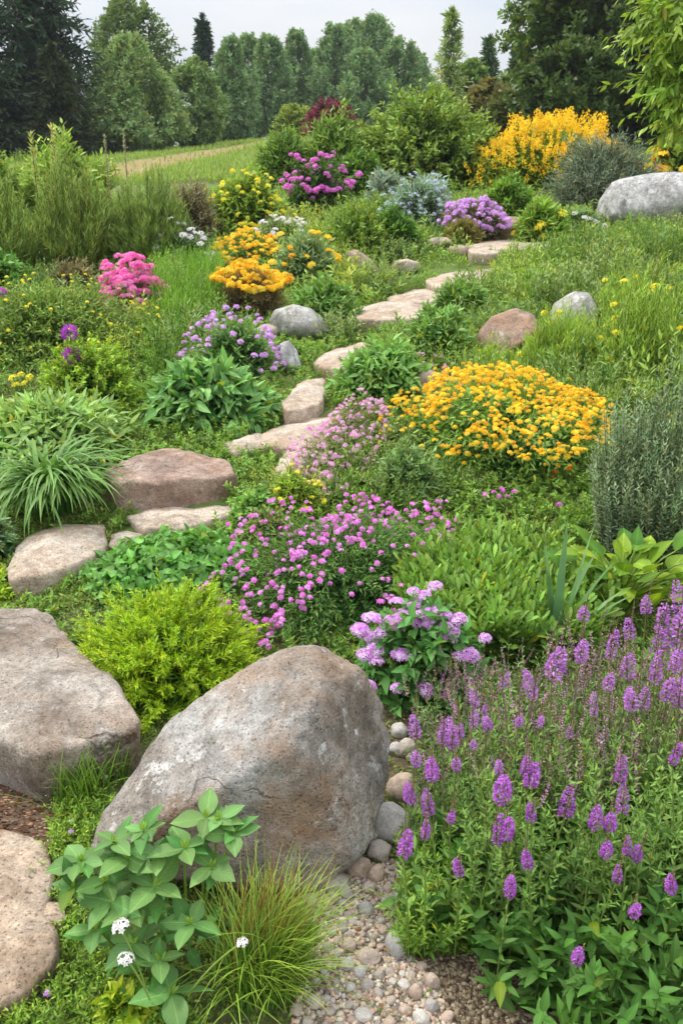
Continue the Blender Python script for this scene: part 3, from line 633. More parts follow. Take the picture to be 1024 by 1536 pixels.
brown = ramp(n_, g3, [(.3, (.045, .028, .018)), (.5, (.12, .08, .055)), (.7, (.25, .185, .14))])
c = mixc(n_, sp.outputs[1], c, brown)
c = mixc(n_, sp.outputs[0], c, ramp(n_, g2, [(.3, (.22, .16, .07)), (.7, (.35, .27, .13))]))
c = mixc(n_, sp.outputs[2], c, ramp(n_, g3, [(.3, (.12, .10, .085)), (.55, (.27, .235, .21)), (.7, (.40, .37, .34))]))
n_.links.new(c, p.inputs['Base Color']); p.inputs['Roughness'].default_value = .95; p.inputs['Specular IOR Level'].default_value = .1
bp = N(n_, 'Bump', Strength=.7, Distance=.02); n_.links.new(g3, bp.inputs['Height']); n_.links.new(bp.outputs[0], p.inputs['Normal'])
tag(link('ground', mb.mesh('ground', m)), 'sloping garden ground of soil, moss and grass', 'ground', kind='structure')

# gravel: small stones and crumbs of soil nobody could count
mb = MB(); S, F = ico(1)
def crumbs(poly, n, r0, r1, pal, zoff=.25, scl=(1, 1, .75)):
    lo, hi = poly.min(0), poly.max(0); q = R.uniform(lo, hi, (n, 2)); q = q[inpoly(q, poly)]; k = len(q)
    r = R.uniform(r0, r1, k)**1.0; Pm = np.concatenate([q, (hgt(q[:, 0], q[:, 1])+r*zoff)[:, None]], 1)
    V = S[None]*(1+.28*R.normal(size=(k, len(S), 1)).clip(-1.5, 1.5))*r[:, None, None]*(np.array(scl)*R.uniform(.65, 1.2, (k, 3)))[:, None]
    V = V+Pm[:, None]; col = pal[R.integers(len(pal), size=k)]*(1+.15*R.normal(size=(k, 1)))
    mb.add(V.reshape(-1, 3), (F[None]+(np.arange(k)*len(S))[:, None, None]).reshape(-1, 3), None, np.repeat(col, len(S), 0))
pal = np.array([lin('#cdc0ba'), lin('#b8aaa2'), lin('#dcd5d0'), lin('#a3978f'), lin('#cdb0aa'), lin('#8f8782'), lin('#d6c0bc')])
crumbs(GRAVEL, 4800, .002, .0075, pal*.75)
crumbs(bank, 5000, .002, .007, np.array([lin('#9a8c80'), lin('#7d6f64'), lin('#5d5048'), lin('#b4a89c')])*.5)
_p = R.uniform(lo_, hi_, (260, 2)); _p = _p[inpoly(_p, GRAVEL)][:90]; k = len(_p); _a = R.uniform(0, 6.28, k)
inst(mb, LEAF4, np.concatenate([_p, (hgt(_p[:, 0], _p[:, 1])+.006)[:, None]], 1), np.stack([np.cos(_a), np.sin(_a), R.normal(0, .2, k)], 1), np.tile([0, 0, 1.], (k, 1))+R.normal(0, .3, (k, 3)), R.uniform(.008, .022, k), R.uniform(.002, .009, k), np.array([lin('#7d5a38'), lin('#5a4630'), lin('#9a7a4c'), lin('#6a7a3a')])[R.integers(4, size=k)])
GRIT = leaf_mat('grit', .9, 0.0, .1)
tag(link('gravel', mb.mesh('gravel', GRIT)), 'fine pale gravel and crumbs of soil around the cobbles', 'gravel', kind='stuff')
mb = MB(); crumbs(mul, 5200, .002, .006, np.array([lin('#6b4a3a'), lin('#8a6a58'), lin('#4a3226'), lin('#a98a78')])*.8, scl=(1.6, .7, .45))
tag(link('mulch', mb.mesh('mulch', GRIT)), 'brown bark mulch between the flat slabs', 'mulch', kind='stuff')

# ------------------------------------------------------------------ plants
def fit(u0, u1, vt, vb, dr=.8):
    """foot point and width, depth, height in metres of a plant whose silhouette fills the box"""
    p = at((u0+u1)/2, vb); s = depth(p)/FPX; w = (u1-u0)*s
    for _ in range(3):
        b = w*dr/2; c = p.copy(); c[1] += b; c[0] = p[0]*depth(c)/depth(p); s2 = depth(c)/FPX; w = (u1-u0)*s2
        H = (vb-vt)*s2; dl = math.atan2(EYE-c[2], c[1]); sn_, cs = math.sin(dl), math.cos(dl)
        if H < 2.15*b*abs(sn_): dr = max(.3, H/(2.3*abs(sn_))*2/w)
        b = w*dr/2
    h2 = ((H-b*sn_)**2-(b*sn_)**2)/cs**2; h = math.sqrt(max(h2, (.12*w)**2))
    c = p.copy(); c[1] += b; c[0] = p[0]*depth(c)/depth(p); c[2] = float(hgt(c[0], c[1])); return c, w, b*2, h
def lump(D, seed, amt=.18, f=2.3): return 1+amt*fbm(D*f+seed*3.7, 3, seed)
def dome(k, w, d, h, seed, amt=.18, zmin=.02, shell=(.8, 1.0), f=2.3, pw=1.0, zp=1.0):
    D = nrm(R.normal(size=(k, 3))*np.array([1, 1, pw])); D[:, 2] = np.abs(D[:, 2]); D[:, 2] = np.maximum(D[:, 2], zmin)
    r = lump(D, seed, amt, f)*R.uniform(*shell, k)
    E = D.copy(); E[:, 2] = E[:, 2]**zp
    return E*r[:, None]*np.array([w/2, d/2, h]), D
def to_ground(P, base):
    P[:, 2] += hgt(P[:, 0]+base[0], P[:, 1]+base[1])-base[2]; return P
SEED = [100]
def wood(th, w, d, h, k=7, r=.012, mat=None):
    T, _ = dome(k, w*.7, d*.7, h*.8, SEED[0]); B = T*np.array([.12, .12, 0])-np.array([0, 0, .05])
    mb = MB(); tubes(mb, bez(B, T, .15, 6), np.full(k, r), np.full(k, r*.3), 5); link('stem', mb.mesh('stem', mat or BARK), th)
def shrub(name, label, cat, box, c0, c1, k=300, n=14, tp=LANCE, L=(.04, .03), Wd=.4, A=(55, 40), dr=.8, style='dome', bf=.55, group=None, amt=.18, bend=.2,
          stem=True, whorl=1, droop=0, cj=.16, t0=.1, mat=None, woody=True, cpow=1.3, fl=None, inner=True, stem_r=None, face_up=.5, f=2.3, hb=.0, jag=.0, zp=1.0, slant=0.0, skew=0.0):
    base, w, d, h = fit(*box, dr); SEED[0] += 1; sd_ = SEED[0]
    c0 = lin(c0) if isinstance(c0, str) else c0; c1 = lin(c1) if isinstance(c1, str) else c1
    th = thing(name, label, cat, base, group); mb = MB()
    if style == 'dome':
        T, D = dome(k, w, d, h, sd_, amt, f=f, zp=zp); T[:, 2] *= 1+slant*T[:, 0]/(w/2); T[:, 0] += skew*T[:, 1]
        if jag: T *= (1+jag*np.abs(R.normal(size=(k, 1))))
        B = T*bf; B[:, 2] = T[:, 2]*bf*.92
    elif style == 'upright':
        q = R.normal(size=(k, 2)); q = q/np.linalg.norm(q, axis=1, keepdims=True)*np.sqrt(R.uniform(0, 1, (k, 1)))
        rr = np.linalg.norm(q, axis=1); D = np.concatenate([q, np.ones((k, 1))], 1)
        hh = h*np.sqrt(1-.75*rr**2)*R.uniform(.68, 1.05, k)*(1+amt*fbm(np.concatenate([q*f, q[:, :1]*0], 1)+sd_, 2, sd_))
        T = np.concatenate([q*np.array([w/2, d/2]), hh[:, None]], 1); B = T*np.array([bf, bf, hb])
    r = stem_r or max(.0012, .004*h)
    lean = np.concatenate([R.normal(0, .06*w, (k, 2)), np.zeros((k, 1))], 1); B = B+lean*(.5 if style == 'dome' else .3)
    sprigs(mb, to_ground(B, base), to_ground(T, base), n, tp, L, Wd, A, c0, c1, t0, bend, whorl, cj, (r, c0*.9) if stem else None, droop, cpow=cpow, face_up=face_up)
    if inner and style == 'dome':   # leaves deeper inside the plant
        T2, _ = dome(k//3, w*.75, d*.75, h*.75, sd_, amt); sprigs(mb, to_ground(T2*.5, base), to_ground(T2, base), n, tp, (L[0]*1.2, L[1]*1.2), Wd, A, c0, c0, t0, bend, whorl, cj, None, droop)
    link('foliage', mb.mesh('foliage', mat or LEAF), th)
    if woody: wood(th, w, d, h, 6, max(.003, .014*h))
    if fl: flowers_on(th, w, d, h, sd_, amt, f, zp=zp, slant=slant, skew=skew, **fl)
    return th, w, d, h
def flowers_on(th, w, d, h, sd_, amt, f, meshes, k, size, name='flower', zmin=.35, out=1.03, tilt=.35, stretch=None, cap=100, region=None, radial=.6, stems=None, pw=1.0, zp=1.0, slant=0.0, skew=0.0):
    P, D = dome(k*3, w, d, h, sd_, amt, zmin, (out-.06, out+.05), f, pw, zp); P[:, 2] *= 1+slant*P[:, 0]/(w/2); P[:, 0] += skew*P[:, 1]
    if region is not None: keep = region(D); P, D = P[keep], D[keep]
    P, D = P[:k], D[:k]; P = to_ground(P, np.array(th.location))
    bloom(th, name, meshes, P, size, axis=D*radial, tilt=tilt, stretch=None if stretch is None else np.full(len(P), stretch), cap=cap)

# flower head kinds
YEL, DOR = lin('#ffdc3a'), lin('#ffb41a')
F_ORANGE = [head_cluster(lin(a_), lin(b_), n_, fl_, .5, 5, sp_).mesh('orange_flower', PETAL) for a_, b_, n_, fl_, sp_ in
            [('#ffc22c', '#ffe250', 13, .35, .7), ('#ffb41c', '#ffd63a', 11, .3, .75), ('#ffca36', '#ffea68', 16, .45, .65), ('#f8a818', '#ffca30', 8, .3, .5), ('#d8922c', '#f0b840', 9, .4, .5), ('#ffc22c', '#ffde4a', 6, .3, .4), ('#ffbc24', '#ffe04a', 12, .2, .85)]]
F_YELLOW = variants('yellow_flower', lambda: head_cluster(lin('#f5d210'), lin('#fff060'), 10, .5, .5), 3)
F_PINK = variants('pink_flower', lambda: head_cluster(lin(['#e46ed4', '#ea7ce0', '#dc5cc8', '#f090e6', '#c860b8'][int(R.integers(5))]), lin('#fbb4f2'), int(R.integers(5, 10)), .35, .72, 5, R.uniform(.4, .65)), 7)
F_LILAC = variants('lilac_flower', lambda: head_cluster(lin('#dd8ae8'), lin('#fde0fd'), 34, .62, .3, 5, .85), 4)
F_HOTPINK = variants('hot_pink_flower', lambda: head_cluster(lin('#f05fae'), lin('#fd9ed4'), 12, .5, .5), 3)
F_MAGENTA = variants('magenta_flower', lambda: head_cluster(lin('#d860c4'), lin('#f4a0e4'), 12, .6, .5), 3)
F_MAUVE = variants('mauve_flower', lambda: head_cluster(lin('#c48ad6'), lin('#efc4f2'), 8, .4, .6, 5, .6), 3)
F_SPIKE = variants('purple_spike', lambda: head_spike(lin('#9848ae'), lin('#d08ad6'), 260, .42, .17, .45), 4)
F_FUZZ = variants('mauve_spike', lambda: head_spike(lin('#a060b0'), lin('#d09ad6'), 200, .38, .16, .45), 3)
F_ALLIUM = variants('purple_ball', lambda: head_pom(lin('#8a28a0'), lin('#c45ace'), 160, -.7, .12, .5), 2)
F_WHITE = variants('white_flower', lambda: head_cluster(lin('#f0dce6'), lin('#fff8fb'), 13, .35, .5, 5, .9), 2)
F_THYME = variants('creeping_flower', lambda: head_cluster(lin('#d486bc'), lin('#f6cfe6'), 6, .4, .65, 5, .6), 3)
F_GOLD = variants('golden_spray', lambda: head_spike(lin('#ffbe20'), lin('#ffde44'), 36, .42, .4), 3)
F_RED = variants('orange_red_flower', lambda: head_cluster(lin('#e8501a'), lin('#ff8a30'), 10, .4, .5), 2)

# --- the purple flower spikes at the lower right
base = at(850, 1440); base = np.array([base[0], base[1]+.12, 0.]); base[2] = float(hgt(base[0], base[1]))
th = thing('purple_spike_plant', 'tall plant with broad dark leaves and upright purple flower spikes, at the bottom right corner', 'flowering plant', base)
mb = MB()
poly = np.array([at(*q)[:2] for q in [(612, 1395), (700, 1455), (770, 1545), (850, 1620), (1120, 1620), (1120, 1250), (900, 1250), (640, 1290)]])
q = R.uniform(poly.min(0), poly.max(0), (700, 2)); q = q[inpoly(q, poly)][:260]; k = len(q)
hh = R.uniform(.08, .2, k)*np.clip(.55+(q[:, 0]-poly[:, 0].min())*1.2, .5, 1)
B = np.concatenate([q, hgt(q[:, 0], q[:, 1])[:, None]], 1)-base; T = B+np.concatenate([R.normal(0, .03, (k, 2)), hh[:, None]], 1)
sprigs(mb, B, T, 6, OVATE, (.05, .044), .42, (75, 50), lin('#2c4f1c'), lin('#527f38'), .2, .1, 2, .14, (.0022, lin('#6d8a4a')), .12, face_up=.7)
# finer light green leaves at the left flank
q2 = np.array([at(*p_) for p_ in zip(R.uniform(605, 720, 150), R.uniform(1290, 1440, 150))]); B2 = q2-base; T2 = B2+np.concatenate([R.normal(0, .03, (150, 2)), R.uniform(.05, .14, (150, 1))], 1)
sprigs(mb, B2, T2, 12, LANCE, (.022, .016), .3, (70, 40), lin('#41702a'), lin('#8fb850'), .1, .1, 2, .14, (.001, lin('#6d8a4a')), 0)
# mid-height fine leafy stems behind
uu, vv = R.uniform(690, 1080, 420), R.uniform(1190, 1420, 420)
q3 = np.array([at(a_, b_) for a_, b_ in zip(uu, vv)]); B3 = q3-base; T3 = B3+np.concatenate([R.normal(0, .04, (420, 2)), R.uniform(.18, .36, (420, 1))], 1)
sprigs(mb, B3, T3, 14, LANCE, (.032, .016), .32, (65, 40), lin('#35602a'), lin('#83a85c'), .15, .12, 2, .16, (.0014, lin('#7d9a5a')), .05)
link('foliage', mb.mesh('foliage', GLOSSY), th)
front = [(752, 1177, 54), (793, 1155, 52), (796, 1217, 34), (846, 1204, 48), (890, 1222, 44), (932, 1200, 48), (744, 1249, 44), (791, 1289, 30), (763, 1324, 42), (690, 1299, 34), (637, 1242, 34), (605, 1264, 44), (643, 1207, 34), (674, 1222, 28),
         (647, 1150, 40), (907, 1269, 34), (954, 1275, 36), (938, 1272, 26), (924, 1309, 34), (1006, 1322, 38), (948, 1357, 34), (864, 1430, 32), (929, 1158, 34), (1007, 1130, 34), (787, 1143, 40), (615, 1190, 30), (757, 1240, 40), (912, 1228, 36)]
back_ = [(874, 918, 30), (752, 1020, 24), (809, 1078, 22), (852, 1098, 20), (909, 1018, 34), (869, 973, 40), (827, 995, 50), (914, 968, 40), (944, 943, 34), (709, 1078, 28), (732, 1080, 30), (712, 1048, 26), (689, 1095, 24), (709, 1115, 20), (624, 1088, 40), (662, 1098, 36), (677, 1104, 36),
         (624, 1135, 28), (652, 1155, 30), (684, 1143, 26), (982, 958, 50), (992, 933, 44), (1012, 955, 60), (997, 1030, 44), (1017, 1038, 50), (947, 1046, 40), (777, 1078, 22), (747, 1148, 28), (980, 1003, 46), (962, 1048, 34), (725, 1062, 20), (940, 1000, 40), (1020, 905, 50), (968, 905, 34), (1010, 985, 44), (890, 1060, 30), (800, 1030, 36)]
def spikes(th, base, lst, yfun, meshes, stem_c, dry=.5, wk=.95, mb=None):
    Ps, S_, St = [], [], []
    mb = MB(); Bs, Ts, Tops = [], [], []
    for (u, v, s) in lst:
        y = yfun(u, v); c = at_y(np.array(u), np.array(v+s*.45), y); sc = depth(c)/FPX; hgt_ = s*sc
        g = np.array([c[0]+R.normal(0, .035), c[1]+R.normal(0, .03), 0]); g[2] = float(hgt(g[0], g[1]))
        Ps.append(c-base); S_.append(hgt_*.85); St.append(hgt_); Bs.append(g-base); Ts.append(c-base)
        Tops.append(c-base+np.array([R.normal(0, .006), R.normal(0, .006), hgt_*(1.15+dry*abs(R.normal(1, .5)))]))
    Bs, Ts, Tops = map(np.array, (Bs, Ts, Tops)); k = len(Bs)
    tubes(mb, bez(Bs, Ts, .1, 6), np.full(k, .0022), np.full(k, .0016), 4, stem_c)
    tubes(mb, bez(Ts, Tops, .0, 4), np.full(k, .0018), np.full(k, .0007), 4, lin('#7d6a5a'))
    sprigs(mb, Bs, Bs+(Ts-Bs)*.93, 9, LANCE, (.042, .012), .3, (65, 40), lin('#3f6a2c'), lin('#7a9c52'), .25, .1, 2, .14, None, .05)
    sprigs(mb, Ts, Tops, 34, LEAF4, (.007, .003), .6, (70, 50), lin('#8a6a80'), lin('#8f8468'), .4, 0, 1, .1, None, 0)
    link('flower_stem', mb.mesh('flower_stem', LEAF), th)
    for p_, s_, z_ in zip(Ps, S_, St):
        me = meshes[int(R.integers(len(meshes)))]; o = link('flower_spike', me, th, p_)
        wv = R.uniform(.8, 1.15); zv = R.uniform(.8, 1.35); o.scale = (s_*wk*wv, s_*wk*wv, z_*zv); o.rotation_euler = (R.normal(0, .13), R.normal(0, .13), R.uniform(0, 6.28))
spikes(th, base, front, lambda u, v: float(np.interp(v, [1130, 1440], [1.56, 1.27])), F_SPIKE, lin('#7d9a55'), wk=1.15)
# --- hazy spikes further back
base = at(880, 1210); th = thing('wispy_spike_plant', 'wispy plant of thin dry stems and mauve flower spikes, right below the leafy mat', 'flowering plant', base)
mb = MB(); k = 520
uu = R.uniform(620, 1120, k); vt = np.interp(uu, [620, 720, 850, 1024, 1120], [1185, 1120, 1060, 990, 960])
yb = R.uniform(1.75, 2.35, k); P = np.array([[(u-512)/FPX*(y*math.cos(PITCH)+1.55*math.sin(PITCH)), y, 0] for u, y in zip(uu, yb)]); P[:, 2] = hgt(P[:, 0], P[:, 1])
B = P-base; H_ = np.interp(uu, [620, 720, 850, 1100], [.14, .22, .32, .40])*R.uniform(.6, 1.05, k); T = B+np.concatenate([R.normal(0, .03, (k, 2)), H_[:, None]], 1)
sprigs(mb, B, T, 10, LANCE, (.03, .012), .3, (60, 45), lin('#3b6a30'), lin('#7a9a62'), .1, .1, 2, .15, (.0013, lin('#8a8a6a')), .05)
kk = 230; j = R.integers(k, size=kk); B2 = B[j]+R.normal(0, .02, (kk, 3))*[1, 1, 0]+[0, 0, .02]; T2 = T[j]+np.concatenate([R.normal(0, .03, (kk, 2)), R.uniform(.0, .09, (kk, 1))], 1)
sprigs(mb, B2+(T2-B2)*.5, T2, 26, LEAF4, (.010, .005), .55, (65, 45), lin('#7d8468'), lin('#a08a94'), .1, 0, 1, .15, (.001, lin('#8a7a70')), 0)
kk = 260; j = np.where(P[:, 0] > np.interp(1.9, [1.7, 2.4], [.25, .3]))[0]; j = R.choice(j, kk); B2 = B[j]+R.normal(0, .03, (kk, 3))*[1, 1, 0]; T2 = T[j]+np.concatenate([R.normal(0, .04, (kk, 2)), R.uniform(-.02, .07, (kk, 1))], 1)
sprigs(mb, B2+(T2-B2)*.6, T2, 40, LEAF4, (.009, .005), .55, (75, 50), lin('#a078a8'), lin('#b88cc0'), .1, 0, 1, .2, (.001, lin('#8a7a78')), 0)
link('foliage', mb.mesh('foliage', LEAF), th)
spikes(th, base, back_, lambda u, v: float(np.interp(v, [900, 1150], [2.1, 1.68])), F_FUZZ, lin('#8a8a6a'), .6, 1.25)
mb = MB()

# --- lilac flower clump behind the boulder
lil = [(70, 430), (105, 450), (185, 430), (165, 530), (250, 535), (280, 225), (165, 272), (215, 240), (245, 255), (218, 280), (85, 320), (50, 360), (85, 375), (120, 365), (150, 335), (175, 345), (215, 330), (255, 300), (290, 300), (315, 310), (350, 325), (310, 348), (335, 360), (280, 372), (320, 385), (255, 340), (355, 438), (388, 430), (430, 380), (85, 522), (165, 325), (240, 310), (100, 320), (208, 430), (60, 352), (185, 318), (265, 325), (170, 430), (100, 412)]
b_, w, d, h = fit(530, 728, 900, 1085, .85); th = thing('lilac_flower_plant', 'clump of rounded lilac flower heads over dark green leaves, behind the largest boulder', 'flowering plant', b_)
mb = MB(); T, D = dome(170, w*.98, d, h*.92, 61, .12); B = T*np.array([.35, .35, .1]); sprigs(mb, B, T, 6, OVATE, (.06, .045), .5, (70, 45), lin('#2f5c26'), lin('#5d9550'), .35, .3, 2, .12, (.0022, lin('#5d7d40')), .15, face_up=.7)
T, D = dome(110, w*.85, d*.9, h*1.0, 61, .12, .5); sprigs(mb, T*.75, T, 12, LANCE, (.02, .014), .3, (65, 40), lin('#4a7a3a'), lin('#88b060'), .1, .1, 2, .12, (.001, lin('#5d7d40')))
link('foliage', mb.mesh('foliage', GLOSSY), th)
P = []
for cx, cy in lil:
    v = 768+cy/2; P.append(at_y(np.array(512+cx/2.), np.array(v), float(np.interp(v, [880, 1035], [b_[1]+.05, b_[1]-d*.44])))-b_)
P = np.array(P); mb = MB(); B = P*np.array([.6, .6, 0]); tubes(mb, bez(B, P, .15, 6), np.full(len(P), .0018), np.full(len(P), .0012), 3, lin('#5d8040')); link('flower_stem', mb.mesh('flower_stem', LEAF), th)
bloom(th, 'flower_head', F_LILAC, P, .027, tilt=.25)

# --- pink flowers left of it
th, w, d, h = shrub('pink_flower_plant', 'wide plant with many small bright pink flowers on fine dark stems, beside the lime shrub', 'flowering plant', (385, 625, 775, 990), '#35602c', '#6c9450', k=640, n=16, tp=LANCE, L=(.03, .02), Wd=.25, A=(60, 40), dr=1.5, zp=.75, skew=.45, f=1.9, bf=.3, bend=.25,
      woody=False, amt=.34, fl=dict(meshes=F_PINK, k=420, size=.0125, name='flower', zmin=.12, out=1.04, tilt=.4, region=lambda D: fbm(D*2.2, 3, 21)+.3*D[:, 1]+.5*D[:, 2] > -.12))

# --- lime shrub
base, w, d, h = fit(92, 412, 882, 1100, .9); th = thing('lime_shrub', 'feathery lime-green shrub with yellowish tips, between flat granite slab and largest boulder', 'shrub', base)
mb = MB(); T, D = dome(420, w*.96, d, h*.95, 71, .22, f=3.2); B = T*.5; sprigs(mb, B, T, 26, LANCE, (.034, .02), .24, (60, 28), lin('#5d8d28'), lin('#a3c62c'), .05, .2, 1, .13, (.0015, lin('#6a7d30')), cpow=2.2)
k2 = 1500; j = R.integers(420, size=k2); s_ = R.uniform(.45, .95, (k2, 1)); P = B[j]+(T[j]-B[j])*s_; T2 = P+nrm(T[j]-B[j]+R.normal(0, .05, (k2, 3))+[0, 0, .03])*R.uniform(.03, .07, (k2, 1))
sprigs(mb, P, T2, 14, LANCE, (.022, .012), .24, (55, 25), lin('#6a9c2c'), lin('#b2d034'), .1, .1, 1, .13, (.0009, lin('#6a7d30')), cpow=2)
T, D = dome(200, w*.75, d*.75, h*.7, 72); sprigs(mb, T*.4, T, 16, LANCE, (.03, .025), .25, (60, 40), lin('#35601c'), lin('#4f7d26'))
link('foliage', mb.mesh('foliage', LEAF), th); wood(th, w, d, h, 8, .005)

# --- broad-leaved plant in front of the boulder
base = at(240, 1500)+np.array([0, .04, 0]); th = thing('broad_leaf_plant', 'plant with broad pointed grey-green leaves and small white flower heads, before the largest boulder', 'leafy plant', base)
wh = [(192, 1287, 115), (277, 1272, 105), (310, 1227, 95), (347, 1250, 100), (317, 1300, 90), (232, 1330, 105), (122, 1292, 95), (165, 1352, 110), (287, 1385, 95), (200, 1362, 95), (257, 1490, 130), (142, 1395, 90), (200, 1415, 95), (215, 1246, 60), (240, 1282, 85), (160, 1322, 90), (330, 1228, 70), (170, 1262, 80), (240, 1440, 80), (110, 1330, 70)]
mb = MB(); Bs, Ts = [], []
for i, (u, v, s) in enumerate(wh):
    y = float(np.interp(v, [1220, 1490], [1.47, 1.26])); c = at_y(np.array(float(u)), np.array(float(v)), y); sc = depth(c)/FPX
    g = np.array([c[0]*.7+base[0]*.3, c[1]*.8+base[1]*.2+.05, 0]); g[2] = float(hgt(g[0], g[1])); Bs.append(g-base); Ts.append(c-base)
    kk = int(R.integers(4, 6)); a = np.arange(kk)*2*math.pi/kk+R.uniform(0, 6); tl = R.uniform(-.1, .4, kk)
    D = np.stack([np.cos(a), np.sin(a)-.1, tl], 1); Ls = s*sc*.56*R.uniform(.75, 1.1, kk)
    wide = tpl([(.08, .16), (.2, .36), (.36, .48), (.52, .5), (.68, .4), (.85, .2)], .22, .07)
    inst(mb, wide, np.tile(c-base, (kk, 1)), D, np.tile([0, -.08, 1.], (kk, 1))+R.normal(0, .16, (kk, 3)), Ls, Ls*.56, vary(np.tile(lin('#6c965a'), (kk, 1)), .14, kk), 0, R.normal(0, .2, kk))
    inst(mb, LANCE, np.tile(c-base, (4, 1)), R.normal(0, .5, (4, 3))+[0, 0, 1], R.normal(0, .2, (4, 3))+[0, -1, 0], .02, .009, np.tile(lin('#8fb550'), (4, 1)))
Bs, Ts = np.array(Bs), np.array(Ts); tubes(mb, bez(Bs, Ts, .2, 7), np.full(len(Bs), .0032), np.full(len(Bs), .0022), 5, lin('#86a858'))
# lower leaves along the stems, fine leafy tips above
sprigs(mb, Bs, Ts, 2, tpl([(.1, .25), (.4, .5), (.75, .3)], .3, .1), (.05, .06), .5, (80, 60), lin('#3d6e32'), lin('#568a48'), .3, .2, 2, .1, None, .15, face_up=.7)
link('foliage', mb.mesh('foliage', GLOSSY), th)
P = []; mb = MB()
for (u, v, y, g) in [(180, 1390, 1.26, (225, 1500)), (189, 1438, 1.23, (225, 1500)), (363, 1414, 1.27, (285, 1490))]:
    c = at_y(np.array(float(u)), np.array(float(v)), y); q = at_y(np.array(float(g[0])), np.array(float(g[1])), y); P.append(c-base); tubes(mb, bez((q-base)[None], (c-base)[None], .1, 7), [.0022], [.0016], 5, lin('#93b060'))
link('flower_stem', mb.mesh('flower_stem', LEAF), th); bloom(th, 'flower_head', F_WHITE, np.array(P), .014, tilt=.2)

# --- grass tuft
base = at(385, 1500); th = thing('grass_tuft', 'tuft of arching yellow-green grass with reddish tips, between broad-leaved plant and gravel', 'grass tuft', base)
mb = MB(); k = 620; az = R.normal(-.05, 1.1, k); back = R.uniform(0, 1, k) < .3; az[back] = R.uniform(.4, 2.4, back.sum())
B = np.stack([R.normal(0, .035, k), R.normal(0.02, .03, k), 0*az], 1)
blades(mb, B, az, R.uniform(.14, .32, k), R.uniform(.0024, .0042, k), np.abs(R.normal(.3, .22, k)), R.uniform(.4, 1.9, k), 9, lin('#4a8026'), lin('#98b44c'), .2, cj=.18)
kk = 90; B = np.stack([R.normal(0, .04, kk), R.normal(.03, .03, kk), np.zeros(kk)], 1)
blades(mb, B, R.normal(.9, .5, kk), R.uniform(.2, .32, kk), .0025, R.uniform(.1, .4, kk), R.uniform(.3, .8, kk), 8, lin('#6a7430'), lin('#9a5a34'), .2)
link('blade', mb.mesh('blade', LEAF), th)
def tuft(name, label, foot, k, Lr, wr, c0, c1, spread, arch, group=None, th0=.3, cat='grass tuft'):
    b = at(*foot); t = thing(name, label, cat, b, group); m_ = MB()
    a = R.uniform(0, 6.28, k); B = np.concatenate([R.normal(0, spread, (k, 2)), np.zeros((k, 1))], 1); B = to_ground(B, b)
    blades(m_, B, a, R.uniform(*Lr, k), R.uniform(*wr, k), np.abs(R.normal(th0, .2, k)), R.uniform(*arch, k), 6, lin(c0), lin(c1), .2); link('blade', m_.mesh('blade', LEAF), t); return t
tuft('grass_tuft', 'small bright green grass tuft at the left edge of the largest boulder', (120, 1205), 150, (.09, .2), (.003, .006), '#3d6a22', '#86ac48', .035, (.2, 1.2))
tuft('grass_tuft', 'second bright grass tuft in the gap under the lime shrub', (172, 1165), 90, (.08, .17), (.003, .006), '#3d6a22', '#86ac48', .03, (.2, 1.1))
for (u, v, lb) in [(172, 1138, 'white flower in the grass gap between slab and largest boulder, the upper one'), (157, 1166, 'white flower beside the small grass tuft, just below another'), (107, 1232, 'white flower above a pink bud at the mulch edge'), (107, 1247, 'pink bud flower at the mulch edge'), (72, 1490, 'pale pink flower in the weeds at the bottom left corner')]:
    b = at(u, v+14); t = thing('wild_flower', lb, 'flower', b); c = at_y(np.array(float(u)), np.array(float(v)), b[1])-b; m_ = MB(); tubes(m_, bez(np.zeros((1, 3)), c[None], .1, 4), [.0012], [.0009], 4, lin('#7d9a50')); link('flower_stem', m_.mesh('flower_stem', LEAF), t)
    bloom(t, 'flower_head', F_WHITE if 'white' in lb else F_MAUVE, c[None], .009)

# --- leafy plants of the middle ground
shrub('triangle_leaf_plant', 'low spreading plant with heart-shaped green leaves, behind the lime shrub', 'leafy plant', (125, 400, 808, 925), '#3f7a34', '#72a85a', k=620, n=6, tp=HEART, L=(.036, .034), Wd=.8, A=(80, 65), dr=1.0, bf=.6, stem=True, woody=False, face_up=.8, mat=GLOSSY, amt=.1)
b_, w, d, h = fit(612, 905, 752, 1000, 1.0); th = thing('leafy_mat', 'dense mat of upright spoon-shaped light green leaves, right of the pink flowers', 'leafy plant', b_)
mb = MB(); k = 900; q = nrm(R.normal(size=(k, 2)))*np.sqrt(R.uniform(0, 1, (k, 1))); hh = .10+.10*R.uniform(0, 1, k)
B = np.concatenate([q*np.array([w/2, d/2]), np.zeros((k, 1))], 1); to_ground(B, b_); T = B+np.concatenate([q*.03+R.normal(0, .02, (k, 2)), hh[:, None]], 1)
sprigs(mb, B, T, 10, OBOV, (.062, .045), .34, (65, 25), lin('#4f7d34'), lin('#84ac54'), .12, .1, 1, .14, (.002, lin('#6d9445')), face_up=.25)
link('foliage', mb.mesh('foliage', GLOSSY), th)
base = at(830, 985); th = thing('iris_plant', 'fan of tall sword-shaped blue-green leaves rising from the leafy mat', 'leafy plant', base); mb = MB()
az = np.array([.1, .5, 2.6, 3.0, -.3, 1.2, 3.3, .25, 2.2, 0, -.15]); k = len(az); B = R.normal(0, .02, (k, 3))*[1, .6, 0]
